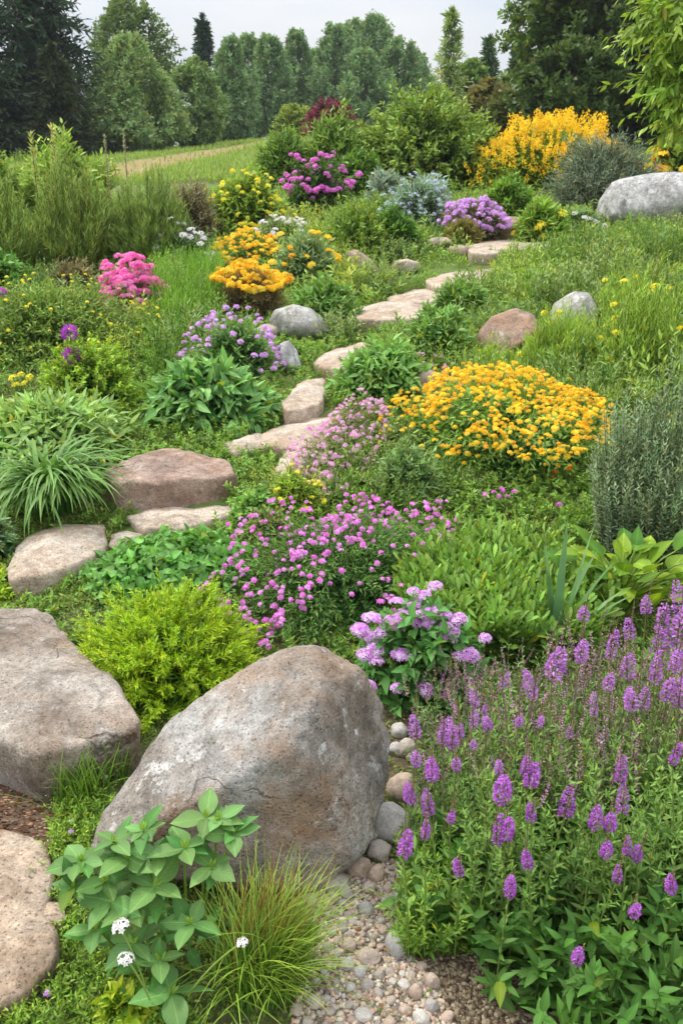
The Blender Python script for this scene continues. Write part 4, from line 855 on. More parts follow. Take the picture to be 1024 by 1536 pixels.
blades(mb, B, az, np.array([.50, .40, .46, .34, .30, .52, .26, .34, .42, .40, .34]), .036, np.array([.12, .3, .10, .25, .5, .02, .4, .6, .2, .35, .55]), np.array([.1, .4, .1, .3, .6, .05, .3, .5, .1, .3, .5]), 9, lin('#4a7850'), lin('#7fa87c'), .22); link('blade', mb.mesh('blade', GLOSSY), th)
base = at(925, 920); th = thing('large_leaf_plant', 'plant with large crinkled yellow-green leaves, right of the sword-leaved fan', 'leafy plant', base); mb = MB(); k = 95
a = R.uniform(0, 6.28, k); el = R.uniform(.2, 1.2, k); rr = R.uniform(.02, .2, k); C = np.stack([np.cos(a)*rr*1.3, np.sin(a)*rr*.8, R.uniform(.04, .26, k)], 1)
D = np.stack([np.cos(a)*np.cos(el), np.sin(a)*np.cos(el), np.sin(el)*1.1], 1); k = len(a); col = lin('#4f8030')+(lin('#9cb83c')-lin('#4f8030'))*(R.uniform(0, 1, (k, 1))**1.3)
wide2 = tpl([(.07, .2), (.25, .46), (.45, .5), (.65, .42), (.85, .2)], .3, .15)
inst(mb, wide2, C, D, np.tile([0, -.3, 1.], (k, 1)), R.uniform(.07, .13, k), R.uniform(.05, .08, k), col, 0, R.normal(0, .3, k)); tubes(mb, bez(C*[.2, .2, 0], C, .3, 6), np.full(k, .004), np.full(k, .003), 5, lin('#93b060'))
link('foliage', mb.mesh('foliage', GLOSSY), th)
shrub('grey_green_shrub', 'bushy grey-green shrub of upright needle-leaved stems at the right edge, beside the orange clump', 'shrub', (868, 1110, 588, 865), '#62785a', '#9aae8c', mat=GREYLEAF, k=620, n=56, tp=LANCE, L=(.034, .02), Wd=.26, A=(62, 40), style='upright', bf=.75, dr=.7, bend=.05, amt=.25, cj=.16, woody=True, cpow=1.2, face_up=.4, stem_r=.0018)
# orange clump
th, w, d, h = shrub('orange_flower_plant', 'biggest clump of bright orange-yellow flowers, in front of the brown meadow boulder', 'flowering plant', (598, 925, 588, 764), '#4a7636', '#84ac58', k=700, n=13, tp=LANCE, L=(.06, .035), Wd=.3, A=(60, 40), dr=1.15, bf=.25, bend=.3, woody=False, amt=.22, t0=.25, zp=.6, f=1.8,
      fl=dict(meshes=F_ORANGE, k=1250, size=.0165, name='flower', zmin=.06, region=lambda D: D[:, 2] > .44-.16*D[:, 1]+.38*fbm(D*2.6, 3, 8)+R.normal(0, .09, len(D)), out=1.0, tilt=.3, radial=.2))
# pink creeping flowers
for lb, box, kf in [('low mat of tiny pink flowers creeping over the path edge, left of the orange clump', (462, 572, 636, 756), 460), ('narrow mat of tiny pink flowers behind the orange clump, by the low brown rock', (575, 715, 553, 622), 220)]:
    shrub('creeping_pink_plant', lb, 'flowering plant', box, '#4a6a34', '#8a9a5c', k=420, n=10, tp=LANCE, L=(.022, .016), Wd=.35, A=(65, 45), dr=3.5, bf=.7, woody=False, amt=.35, zp=.5, skew=.3, group='mats of creeping pink flowers',
          fl=dict(meshes=F_THYME, k=kf, size=.0135, name='flower', zmin=.1, out=1.03, tilt=.4))
for lb, pts, M_, s in [('few magenta flowers on the bare soil below the orange clump', [(727, 742), (740, 738), (752, 735), (760, 745), (771, 738), (748, 745), (838, 757)], F_MAGENTA, .014), ('pair of orange-red flowers at the orange clump\'s lower right', [(832, 708), (853, 703), (829, 716)], F_RED, .016), ('single orange flower left of the lilac flowers', [(222, 517)], F_ORANGE, .035),
                       ('few mauve flowers beside the single orange one', [(246, 519), (259, 517)], F_MAUVE, .024), ('cluster of small magenta flowers in the low greenery left of the pink plant', [(395, 790), (408, 783), (420, 786), (430, 778), (402, 797)], F_MAGENTA, .012), ('little group of yellow flowers at the far left edge by the round shrub', [(20, 567), (32, 562), (45, 566), (38, 575), (25, 578)], F_YELLOW, .03)]:
    c = np.array(pts).mean(0); b = at(c[0], c[1]+26); t = thing('wild_flower', lb, 'flower', b); P = np.array([at_y(np.array(float(u)), np.array(float(v)), b[1]) for u, v in pts])-b
    m_ = MB(); B = P*[.5, .5, 0]; tubes(m_, bez(B, P, .1, 4), np.full(len(P), .0018), np.full(len(P), .0012), 3, lin('#5d8040')); sprigs(m_, B, P, 8, LANCE, (.03, .015), .3, (60, 40), lin('#3f6e30'), lin('#6a9a48')); link('foliage', m_.mesh('foliage', LEAF), t)
    bloom(t, 'flower', M_, P, s)
# daylily-like clumps
base = at(70, 785)+np.array([0, .12, 0]); base[2] = float(hgt(base[0], base[1])); th = thing('strap_leaf_plant', 'clump of long arching strap leaves hanging over the large tan path stone', 'leafy plant', base); mb = MB(); k = 210
az = R.uniform(0, 6.28, k); az[:130] = R.normal(-1.5, .8, 130); B = np.concatenate([R.normal(0, .05, (k, 2)), np.zeros((k, 1))], 1)
blades(mb, B, az, R.uniform(.36, .56, k), R.uniform(.019, .03, k), np.abs(R.normal(.25, .18, k)), R.uniform(1.7, 2.7, k), 12, lin('#437234'), lin('#80aa62'), .25, m=0, cj=.14, pw=1.2); link('blade', mb.mesh('blade', GLOSSY), th)
shrub('lance_leaf_plant', 'broad mound of pale green lance-shaped leaves behind the strap-leaved clump', 'leafy plant', (-40, 205, 598, 725), '#55863f', '#9cc07c', k=520, n=9, tp=LANCE, L=(.11, .08), Wd=.27, A=(60, 35), dr=.9, bf=.45, woody=False, droop=.15, mat=GLOSSY, amt=.1)
shrub('grey_leaf_plant', 'small grey-green bushy plant at the left edge above the tan path stone', 'leafy plant', (-70, 34, 758, 855), '#3f6840', '#86a880', k=180, n=16, tp=LANCE, L=(.035, .025), Wd=.35, woody=False)
shrub('lime_plant', 'small lime-green leafy plant at the left edge, by the flat granite slab', 'leafy plant', (-60, 44, 856, 912), '#4a7a28', '#9cbc40', k=160, n=12, tp=OVATE, L=(.025, .02), Wd=.55, woody=False)
shrub('round_shrub', 'rounded yellow-green shrub with tiny leaves, behind the lance-leaved mound', 'shrub', (58, 222, 518, 640), '#4a7a26', '#98ba44', k=520, n=22, tp=OVATE, L=(.026, .022), Wd=.55, A=(60, 40), dr=.9, bf=.6, amt=.18)
shrub('hosta_plant', 'mound of broad grey-green pointed leaves left of the path, right of the round shrub', 'leafy plant', (212, 418, 556, 655), '#3a6e34', '#80b070', k=330, n=7, tp=OVATE, L=(.13, .10), Wd=.4, A=(65, 40), dr=.8, bf=.45, droop=.25, woody=False, mat=GLOSSY, amt=.14, face_up=.6)
shrub('leafy_path_plant', 'leafy bright green plant in the bend of the path, right of the pale stone', 'leafy plant', (500, 650, 515, 620), '#3f7434', '#82b064', k=360, n=9, tp=OVATE, L=(.085, .06), Wd=.4, A=(65, 40), dr=.9, bf=.4, droop=.15, woody=False, amt=.15)
th, w, d, h = shrub('mauve_flower_plant', 'airy plant with mauve and violet flowers, left of the pale upright rock', 'flowering plant', (285, 428, 478, 582), '#3f6e38', '#7aa464', k=240, n=11, tp=LANCE, L=(.07, .045), Wd=.3, A=(60, 35), dr=.8, bf=.25, woody=False, amt=.15,
      fl=dict(meshes=F_MAUVE, k=120, size=.024, name='flower', zmin=.2, out=1.1, tilt=.4))
# yellow herb mass at the left, with dark purple ball flowers
th, w, d, h = shrub('yellow_herb', 'sprawling green herb dotted with small yellow flowers at the left, around the purple ball flower', 'flowering plant', (-60, 225, 436, 572), '#4a6a2a', '#82a050', k=1000, n=18, tp=LANCE, L=(.05, .035), Wd=.3, A=(60, 40), dr=.9, bf=.4, woody=False, amt=.15,
      fl=dict(meshes=F_YELLOW, k=110, size=.014, name='flower', zmin=.4, out=1.03))
for (u, v, s, lb) in [(105, 500, 26, 'single dark purple ball-shaped flower on a stalk among the yellow herbs'), (4, 438, 13, 'small purple ball-shaped flower cut by the left edge')]:
    b = at(u, v+75); b = b.copy(); t = thing('ball_flower', lb, 'flower', b); c = at_y(np.array(float(u)), np.array(float(v)), b[1]-.45)-b; m_ = MB(); tubes(m_, bez(np.array([[c[0], c[1]*.9, -.05]]), c[None], .05, 5), [.005], [.004], 5, lin('#5a7a3c')); link('flower_stem', m_.mesh('flower_stem', LEAF), t)
    bloom(t, 'flower_head', F_ALLIUM, c[None], s*.7*(b[1]-.3)/FPX, tilt=.1)
    if s > 20: bloom(t, 'flower_head', F_ALLIUM, c[None]-[[-.005, .0, .14]], .07, tilt=.1)
shrub('pink_phlox', 'mound of hot pink flowers left of the tall grasses, in front of dark feathery shrubs', 'flowering plant', (150, 238, 406, 484), '#4a6a34', '#7a9450', k=160, n=10, tp=LANCE, L=(.05, .035), Wd=.3, woody=False, amt=.35, f=3, fl=dict(meshes=F_HOTPINK, k=260, size=.034, name='flower', zmin=.1, out=1.08))
shrub('dry_flower_plant', 'plant with faded beige-pink flowers behind the hot pink mound', 'flowering plant', (148, 208, 402, 440), '#5a5a34', '#94885c', k=120, n=9, tp=LANCE, L=(.05, .035), Wd=.25, woody=False, fl=dict(meshes=variants('faded_flower', lambda: head_cluster(lin('#c8a08a'), lin('#e8c8b8'), 9, .4, .6), 2), k=50, size=.03, zmin=.3))
# upper orange flowers
shrub('orange_flower_plant', 'flat band of orange flowers furthest left beyond the path, above another orange clump', 'flowering plant', (322, 414, 366, 412), '#48702e', '#7fa04c', k=200, n=10, tp=LANCE, L=(.07, .05), Wd=.25, woody=False, dr=1.3, zp=.7, slant=.15, fl=dict(meshes=F_ORANGE, k=230, size=.03, zmin=.3, out=1.04))
shrub('orange_flower_plant', 'orange flowers on a bare brown twiggy base, behind the speckled grey boulder', 'flowering plant', (328, 432, 406, 486), '#6d5d48', '#8d8468', k=360, n=12, tp=LANCE, L=(.06, .04), Wd=.16, dr=1.0, woody=True, zp=.5, fl=dict(meshes=F_ORANGE, k=260, size=.032, zmin=.5, out=1.02, radial=.2))
shrub('silvery_plant', 'silvery green plant with a few orange flowers, between the sloping rock and orange band', 'flowering plant', (402, 515, 356, 440), '#4a7040', '#90ac80', k=330, n=12, tp=LANCE, L=(.07, .05), Wd=.28, woody=False, fl=dict(meshes=F_ORANGE, k=24, size=.042, zmin=.5, out=1.05))
shrub('green_bush', 'leafy mid-green bush right behind the speckled grey boulder', 'shrub', (425, 545, 428, 500), '#3d6c34', '#7aa45c', k=300, n=11, tp=OVATE, L=(.06, .045), Wd=.4, woody=False)
shrub('white_flower_plant', 'plant with tiny whitish flowers behind the orange band, under the azalea', 'flowering plant', (380, 470, 335, 385), '#4a6a40', '#8aa478', k=220, n=10, tp=LANCE, L=(.07, .05), Wd=.25, woody=False, fl=dict(meshes=F_WHITE, k=60, size=.03, zmin=.3))

# ------------------------------------------------------------------ shrubs of the upper garden
def sh(name, label, box, c0, c1, k=300, n=12, tp=OVATE, L=.07, Wd=.45, cat='shrub', **kw):
    return shrub(name, label, cat, box, c0, c1, k=k, n=n, tp=tp, L=(L*1.15, L*.85), Wd=Wd, **kw)
sh('dark_bush', 'dark green low bush behind the tan rock of the upper path', (555, 632, 322, 392), '#2c521f', '#5f8a3c', k=260, L=.07)
sh('bright_bush', 'yellow-green spreading bush in front of the silver-blue haze of flowers', (470, 600, 312, 400), '#46702a', '#8aa84c', k=380, L=.06, tp=LANCE, Wd=.3)
sh('twiggy_tuft', 'small brown-green twiggy tuft between two tan path rocks', (662, 722, 338, 374), '#5a5a30', '#8a8a50', k=130, tp=LANCE, Wd=.18, L=.08)
sh('purple_flower_mound', 'mound of dusky purple flowers above the topmost step', (662, 762, 304, 364), '#4a5a40', '#7d7a68', k=260, tp=LANCE, Wd=.25, L=.07, cat='flowering plant', zp=.75, fl=dict(meshes=F_MAUVE, k=170, size=.038, zmin=.3, out=1.02))
sh('silver_shrub', 'rounded silver-blue shrub right of the pink azalea', (543, 604, 264, 318), '#56695c', '#a3b4a8', mat=GREYLEAF, k=220, tp=LANCE, Wd=.3, L=.08)
sh('silver_flower_plant', 'hazy plant with tiny silver-blue flowers, left of the purple mound', (570, 690, 268, 345), '#557558', '#9db4a4', mat=GREYLEAF, k=360, tp=LANCE, Wd=.22, L=.09, cat='flowering plant', fl=dict(meshes=variants('pale_blue_flower', lambda: head_cluster(lin('#a9b4cc'), lin('#d8dff0'), 7, .5, .6), 2), k=110, size=.026, zmin=.3))
sh('green_shrub', 'fresh green shrub under the yellow flowering shrub, right of purple mound', (718, 800, 272, 335), '#3f6a26', '#7ea44a', k=300, tp=LANCE, Wd=.3, L=.10)
sh('green_shrub', 'light green plant with some yellow blooms beside the topmost step', (772, 852, 312, 370), '#45742c', '#8fb456', k=260, tp=LANCE, Wd=.25, L=.11, fl=dict(meshes=F_YELLOW, k=9, size=.06, zmin=.2))
sh('small_leaf_shrub', 'small grey-green shrub with white blossom tips left of the pale top boulder', (838, 900, 316, 362), '#456a40', '#86a878', k=160, tp=LANCE, Wd=.25, L=.09, fl=dict(meshes=F_WHITE, k=14, size=.04, zmin=.4))
sh('dark_bush', 'small dark green bush in front of the pale top boulder at the right edge', (975, 1060, 308, 345), '#27441e', '#4f7436', k=170, tp=LANCE, Wd=.25, L=.08)
sh('azalea', 'shrub crowned with magenta-pink blossom, in the middle of the upper garden', (426, 526, 250, 332), '#2f4a24', '#577a3c', k=280, L=.07, cat='flowering plant', amt=.4, f=3, fl=dict(meshes=F_MAGENTA, k=110, size=.042, zmin=.55, out=1.04))
sh('yellow_flower_shrub', 'bright green shrub with small yellow flowers, left of the azalea', (308, 432, 266, 368), '#466a26', '#93b250', k=460, L=.07, fl=dict(meshes=F_YELLOW, k=80, size=.035, zmin=.3))
sh('green_shrub', 'soft green shrub behind the azalea\'s left side, below the purple-leaved shrub', (375, 480, 200, 292), '#3f6428', '#7a9c4c', k=420, L=.10, tp=LANCE, Wd=.3)
sh('green_shrub', 'tall soft green shrub behind the azalea, touching the big round shrub', (440, 565, 182, 290), '#426a2a', '#83a452', k=480, L=.10, tp=LANCE, Wd=.3)
sh('green_shrub', 'low shrub in shade between the azalea and the big round shrub', (500, 580, 232, 300), '#385c26', '#6d9444', k=300, L=.09)
sh('big_round_shrub', 'large dark green round shrub left of the yellow flowering shrub', (528, 752, 152, 290), '#3f6424', '#8aa850', k=1000, n=15, L=.085, Wd=.5, amt=.22, bf=.65, dr=.85, zp=.8)
sh('yellow_flowering_shrub', 'large shrub covered in golden yellow flower sprays, in front of the dark trees', (694, 924, 206, 294), '#4a6c1f', '#86a034', k=900, n=12, L=.09, tp=LANCE, Wd=.35, cat='flowering shrub', amt=.25, slant=.14, f=3.0, zp=.75, fl=dict(meshes=F_GOLD, k=720, size=.085, zmin=.02, out=1.02, stretch=1.9, region=lambda D: R.uniform(0, 1, len(D)) < np.clip(D[:, 2]*1.5+D[:, 0]*.3, .12, 1), radial=.5))
sh('blue_grey_shrub', 'fine blue-grey shrub between the yellow shrub and pale top boulder', (808, 995, 212, 325), '#5a6a54', '#8c9a86', mat=GREYLEAF, k=900, n=16, L=.07, tp=LANCE, Wd=.16, amt=.12)
sh('tall_orange_plant', 'tall plant with big orange flower clusters behind the pale top boulder', (965, 1075, 188, 275), '#48661f', '#8aa040', k=200, tp=LANCE, Wd=.3, L=.14, cat='flowering plant', fl=dict(meshes=F_ORANGE, k=46, size=.1, zmin=.2, out=1.05))
# feathery mass at the left
sh('feathery_shrub', 'large feathery green shrub at the left, in front of the far field', (50, 185, 278, 425), '#5a7838', '#8ca45e', k=420, n=50, tp=LANCE, Wd=.11, L=.075, style='upright', amt=.3, bf=.6, dr=.8, bend=.05, A=(45, 30), cat='shrub')
sh('feathery_shrub', 'second feathery green shrub, right of the large one and left of a grey twiggy shrub', (160, 292, 292, 420), '#55743a', '#849e5a', k=420, n=50, tp=LANCE, Wd=.11, L=.075, style='upright', amt=.3, bf=.6, dr=.8, bend=.05, A=(45, 30))
sh('feathery_shrub', 'feathery shrub cut off by the left edge below the pale leafy shrubs', (-90, 70, 275, 440), '#5d7d3c', '#90aa60', k=380, n=50, tp=LANCE, Wd=.11, L=.075, style='upright', amt=.3, bf=.6, dr=.8, bend=.05, A=(45, 30))
sh('pale_leafy_shrub', 'pale green leafy shrub with tall tips at the left, before the dark conifers', (25, 185, 232, 330), '#4c742c', '#96b45c', k=380, n=16, L=.10, tp=LANCE, Wd=.35, style='upright', bf=.6, amt=.25)
sh('pale_leafy_shrub', 'pale green leafy shrub cut by the left edge before the dark conifers', (-90, 50, 232, 335), '#4c742c', '#94b05c', k=320, n=16, L=.10, tp=LANCE, Wd=.35)
sh('grey_twiggy_shrub', 'grey-brown twiggy shrub right of the feathery shrubs', (248, 332, 268, 372), '#5a5a48', '#96907c', k=300, n=14, L=.06, tp=LANCE, Wd=.2)
sh('white_dotted_plant', 'dark plant with tiny white flowers right of the feathery shrubs, by the tall grass', (235, 330, 345, 418), '#3f5c3a', '#7d9874', k=260, n=12, L=.06, tp=LANCE, Wd=.25, fl=dict(meshes=F_WHITE, k=40, size=.03, zmin=.3))
sh('dark_bush', 'dark bush at the left edge below the feathery shrub', (-60, 60, 385, 455), '#35602c', '#6a9a4c', k=260, n=12, L=.07)
sh('dry_bush', 'brownish dry bush behind the yellow herbs at the left', (60, 160, 400, 455), '#4a4a34', '#8a8468', k=200, n=10, L=.05, tp=LANCE, Wd=.25)
for (u, vt, vb, lb) in [(185, 195, 262, 'bare grey seed stalk in front of the far tan field, the taller of two'), (157, 205, 262, 'bare grey seed stalk in front of the far field, left of a taller one'), (78, 190, 262, 'tall whitish flowering stalk above the pale leafy shrubs'), (46, 200, 262, 'leaning leafy stalk above the pale leafy shrubs at the left')]:
    y = 9.6; c = at_y(np.array(float(u)), np.array(float(vt)), y); g = c.copy(); g[2] = float(hgt(c[0], c[1])); t = thing('tall_stalk', lb, 'plant stalk', g); m_ = MB(); T = (c-g)[None]; B = np.zeros((1, 3))
    gy = 'grey' in lb; c0, c1 = (lin('#7d8468'), lin('#b0b09a')) if gy else (lin('#5a8030'), lin('#b8c890'))
    sprigs(m_, B, T, 90, LANCE, (.05, .03 if gy else .06), .3, (50, 40), c0, c1, .5, .02, 1, .1, (.009, c0)); link('foliage', m_.mesh('foliage', LEAF), t)
# meadow herbs on the right slope
sh('meadow_herb', 'bushy green herb beside the upper path, below the flat steps', (640, 745, 425, 500), '#3f6e30', '#80a85c', k=320, n=12, L=.06, tp=LANCE, Wd=.3, woody=False)
sh('meadow_herb', 'leafy green herb left of the brown meadow boulder', (600, 715, 470, 560), '#3f6e34', '#7ea860', k=360, n=12, L=.065, tp=LANCE, Wd=.35, woody=False)
sh('meadow_herb', 'ferny bright green herb right above the brown meadow boulder', (770, 850, 412, 468), '#4a7a2a', '#8cb44c', k=240, n=14, L=.07, tp=LANCE, Wd=.25, woody=False)
sh('meadow_herb', 'airy green herb at the right edge among yellow wildflowers', (905, 1075, 440, 565), '#44702a', '#86a848', k=420, n=18, L=.05, tp=LANCE, Wd=.2, woody=False, style='upright', bf=.8, fl=dict(meshes=F_YELLOW, k=26, size=.03, zmin=.5))
for lb, bx in [('feathery lime herb right behind the orange clump', (772, 905, 486, 590)), ('tall feathery lime herb before the grey-green shrub, among yellow wildflowers', (872, 1010, 462, 612)), ('feathery lime herb at the right edge above the grey-green shrub', (965, 1110, 470, 600)), ('feathery herb right of the half hidden pale boulder', (885, 985, 418, 512)), ('low feathery herb between the brown boulder and the orange clump', (690, 800, 520, 572))]:
    sh('feathery_herb', lb, bx, '#5d8a34', '#9cbc58', k=330, n=30, tp=LANCE, Wd=.12, L=.05, woody=False, style='upright', bf=.75, bend=.05, A=(45, 28), amt=.3, cat='plant', fl=dict(meshes=F_YELLOW, k=7, size=.024, zmin=.5))
sh('low_herb', 'low green herb below the path with a few yellow flowers, left of the pink creepers', (398, 490, 716, 790), '#4a7430', '#92b04a', k=320, n=12, L=.026, tp=LANCE, Wd=.4, woody=False, fl=dict(meshes=F_YELLOW, k=26, size=.012, zmin=.4))
sh('low_herb', 'low reddish-green herb between the heart-leaved plant and pink flowers', (365, 440, 765, 825), '#5a6a3c', '#86985c', k=220, n=10, L=.022, tp=OVATE, Wd=.45, woody=False)
sh('low_herb', 'low bright green herb right of the reddish stone block', (345, 430, 742, 800), '#44763a', '#86b464', k=300, n=10, L=.03, tp=OVATE, Wd=.5, woody=False)
sh('low_herb', 'grey-leaved low herb at the foot of the pink flowers and orange clump', (560, 665, 668, 772), '#4a6e40', '#86a870', k=320, n=12, L=.032, tp=LANCE, Wd=.3, woody=False)
sh('low_herb', 'low yellow-green leaves in the bottom left corner below the broad-leaved plant', (150, 235, 1488, 1560), '#5a8a26', '#a8bc38', k=60, n=8, L=.03, tp=OVATE, Wd=.5, woody=False)
# far shrubs at the edge of the field
sh('far_shrub', 'light green shrub at the field edge left of the purple-leaved one', (408, 470, 156, 206), '#4a6a2a', '#8fa64c', k=260, L=.16)
sh('purple_leaved_shrub', 'dark purple-leaved shrub at the end of the far field', (446, 536, 153, 205), '#3a1626', '#7a2c4c', k=320, L=.15)
sh('far_shrub', 'low green shrub on the field edge beneath the slim dark spruce', (372, 425, 186, 208), '#45682c', '#7d9a48', k=120, L=.16)

# ------------------------------------------------------------------ ground cover
def scatter(n, x0, x1, y0, y1, dens, excl=True):
    q = np.stack([R.uniform(x0, x1, n), R.uniform(y0, y1, n)], 1); k = R.uniform(0, 1, n) < dens(q); q = q[k]
    inside = np.abs(q[:, 0]) < .5*q[:, 1]+1.25; q = q[inside]
    if excl:
        bad = np.zeros(len(q), bool)
        for pl in SLABS: bad |= inpoly(q, pl)
        q = q[~bad]
    return q
def leafy(q, L0, L1, Wd, c0, c1, tilt, tp=LEAF4, zj=.0, mb=None):
    k = len(q); P = np.concatenate([q, (hgt(q[:, 0], q[:, 1])+np.abs(R.normal(0, 1, k))*zj)[:, None]], 1)
    a = R.uniform(0, 6.28, k); el = R.normal(tilt, .35, k); D = np.stack([np.cos(a)*np.cos(el), np.sin(a)*np.cos(el), np.sin(el)], 1)
    col = vary(c0+(c1-c0)*R.uniform(0, 1, (k, 1)), .15, k); L = R.uniform(L0, L1, k)
    inst(mb, tp, P, D, np.tile([0, 0, 1.], (k, 1))+R.normal(0, .3, (k, 3)), L, L*Wd, col)
nogr = lambda q: ~(inpoly(q, GRAVEL) | inpoly(q, mul) | inpoly(q, bank))
mb = MB()
pat = lambda q, f, s: np.clip(.55+.9*fbm(np.concatenate([q*f, q[:, :1]*0], 1)+s, 3, 40), .2, 1)
q = scatter(340000, -2.2, 2.6, 1.0, 3.4, lambda q: nogr(q)*pat(q, 3, 1)); leafy(q, .006, .018, .45, lin('#4a6e30'), lin('#8a9c4c'), .5, zj=.008, mb=mb)
q = scatter(330000, -3.4, 3.8, 3.0, 6.6, lambda q: pat(q, 2, 5)); leafy(q, .010, .028, .4, lin('#507434'), lin('#92a250'), .6, zj=.012, mb=mb)
q = scatter(120000, -4.5, 4.5, 6.0, 14, lambda q: .9*pat(q, 1, 2)+.1); leafy(q, .03, .07, .3, lin('#5d8838'), lin('#9cb65a'), .9, zj=.02, mb=mb)
q = scatter(1500, -1.6, .3, 1.1, 3.0, lambda q: inpoly(q, GRAVEL)*pat(q, 9, 3)**3); leafy(q, .006, .015, .4, lin('#4a7a2a'), lin('#7aa444'), .6, mb=mb)
tag(link('ground_cover', mb.mesh('ground_cover', LEAF)), 'short moss and weeds covering the soil between stones and plants', 'ground cover', kind='stuff')
mb = MB()
# weeds at the lower left
wp = np.array([at(*p_)[:2] for p_ in [(90, 1200), (170, 1200), (130, 1300), (110, 1400), (260, 1500), (330, 1560), (-40, 1560), (10, 1510), (80, 1450), (98, 1380), (75, 1300)]])
q = R.uniform(wp.min(0), wp.max(0), (2600, 2)); q = q[inpoly(q, wp)]; bad = np.zeros(len(q), bool)
for pl in SLABS: bad |= inpoly(q, pl)
q = q[~bad]; k = len(q); B = np.concatenate([q, hgt(q[:, 0], q[:, 1])[:, None]], 1); T = B+np.concatenate([R.normal(0, .02, (k, 2)), R.uniform(.02, .06, (k, 1))], 1)
sprigs(mb, B, T, 9, LANCE, (.016, .011), .35, (65, 40), lin('#3f6e24'), lin('#8cb04a'), .1, .1, 1, .15, (.0007, lin('#6a8a40')))
tag(link('weeds', mb.mesh('weeds', LEAF)), 'fine green weeds along the corner slab and under the broad-leaved plant', 'weeds', kind='stuff')
# low creeping herbs between the clumps
mb = MB(); q = scatter(42000, -3.6, 4.0, 2.0, 7.5, lambda q: pat(q, 1.6, 9)*.8*((q[:, 1] > 2.6) | (np.abs(q[:, 0]) > 1.0))); k = len(q); print('herbs', k)
edge = np.zeros(k); B = np.concatenate([q, hgt(q[:, 0], q[:, 1])[:, None]], 1); T = B+np.concatenate([R.normal(0, .03, (k, 2)), R.uniform(.02, .085, (k, 1))*np.clip(q[:, 1:]/4, .6, 1.3)], 1)
sprigs(mb, B, T, 9, OVATE, (.028, .02), .45, (70, 45), lin('#3f6e2c'), lin('#86ac54'), .1, .1, 2, .18, (.001, lin('#6a8a40')))
tag(link('creeping_herbs', mb.mesh('creeping_herbs', LEAF)), 'low creeping herbs filling the gaps between the flower clumps', 'ground cover', kind='stuff')
# meadow grass: right slope, and the tall grass left of the path
mb = MB()
def meadow(poly, n, Lr, wr, c0, c1, fern=0):
    pl = np.array([at(*p_)[:2] for p_ in poly]); q = R.uniform(pl.min(0), pl.max(0), (n*4, 2)); q = q[inpoly(q, pl)]
    bad = np.zeros(len(q), bool)
    for s_ in SLABS: bad |= inpoly(q, s_+(s_-s_.mean(0))*.15)
    q = q[~bad][:n]; k = len(q); B = np.concatenate([q, hgt(q[:, 0], q[:, 1])[:, None]], 1); dn = .6+.5*pat(q, .8, 4)
    blades(mb, B, R.uniform(0, 6.28, k), R.uniform(*Lr, k)*dn, R.uniform(*wr, k), np.abs(R.normal(.15, .15, k)), R.uniform(.1, 1.1, k), 4, lin(c0), lin(c1), 0, cj=.2)
    if fern:
        j = R.integers(k, size=fern); B = B[j]; T = B+np.concatenate([R.normal(0, .06, (fern, 2)), (R.uniform(*Lr, fern)*dn[j])[:, None]], 1)
        sprigs(mb, B, T, 16, LANCE, (.05, .025), .2, (55, 40), lin(c0), lin(c1), .15, .1, 1, .18, (.002, lin(c0)))
meadow([(770, 392), (850, 372), (1100, 340), (1150, 430), (1150, 650), (900, 640), (700, 590), (650, 560), (700, 480), (735, 430)], 16000, (.16, .36), (.004, .008), '#5d9040', '#a2c06c', 2600)
meadow([(720, 400), (830, 372), (1000, 345), (1100, 345), (1100, 420), (760, 440)], 6000, (.10, .2), (.008, .014), '#6a9440', '#a8c06c', 500)
meadow([(225, 470), (235, 400), (330, 385), (340, 440), (330, 480), (260, 520)], 2600, (.2, .42), (.006, .012), '#447a24', '#86b44a', 200)
meadow([(205, 540), (230, 480), (330, 480), (300, 560), (230, 580)], 1500, (.12, .25), (.005, .01), '#447a2a', '#86b054', 300)
KEEP = [at(758, 548)[:2], at(858, 512)[:2], at(845, 530)[:2], at(875, 530)[:2], at(770, 560)[:2]]
def herb_clumps(poly, nc, per, rad, Hr, L, Wd, pal):
    pl = np.array([at(*p_)[:2] for p_ in poly]); q = R.uniform(pl.min(0), pl.max(0), (nc*6, 2)); q = q[inpoly(q, pl)][:nc]
    for c_ in q:
        k = per; a = c_+R.normal(0, 1, (k, 2))*rad*R.uniform(.6, 1.4); ok = np.ones(k, bool)
        for b_ in KEEP: ok &= ((a-b_)**2).sum(1) > .34**2
        for s_ in SLABS: ok &= ~inpoly(a, s_.mean(0)+(s_-s_.mean(0))*1.35)
        a = a[ok]; k = len(a)
        if k < 3: continue
        H_ = R.uniform(*Hr)*np.exp(-((a-c_)**2).sum(1)/(2*(rad*1.5)**2))*R.uniform(.6, 1.1, k)+.03
        B = np.concatenate([a, hgt(a[:, 0], a[:, 1])[:, None]], 1); T = B+np.concatenate([(a-c_)*.5+R.normal(0, .03, (k, 2)), H_[:, None]], 1)
        p_ = pal[int(R.integers(len(pal)))]; l_ = R.uniform(*L); tp_ = [LANCE, OVATE, LANCE][int(R.integers(3))]; w_ = R.uniform(*Wd)
        sprigs(mb, B, T, 14, tp_, (l_, l_*.65), w_, (62, 38), lin(p_[0]), lin(p_[1]), .1, .15, 1, .12, (.0025, lin(p_[0])))
GP = [('#45702e', '#7c9e4c'), ('#557a34', '#96b458'), ('#4a7038', '#82a468'), ('#5a7a44', '#94ac78'), ('#3f6628', '#749444'), ('#66843a', '#a4b85c')]
herb_clumps([(700, 470), (760, 400), (850, 374), (1090, 350), (1090, 640), (900, 640), (640, 560)], 95, 46, .16, (.14, .36), (.035, .075), (.16, .4), GP)
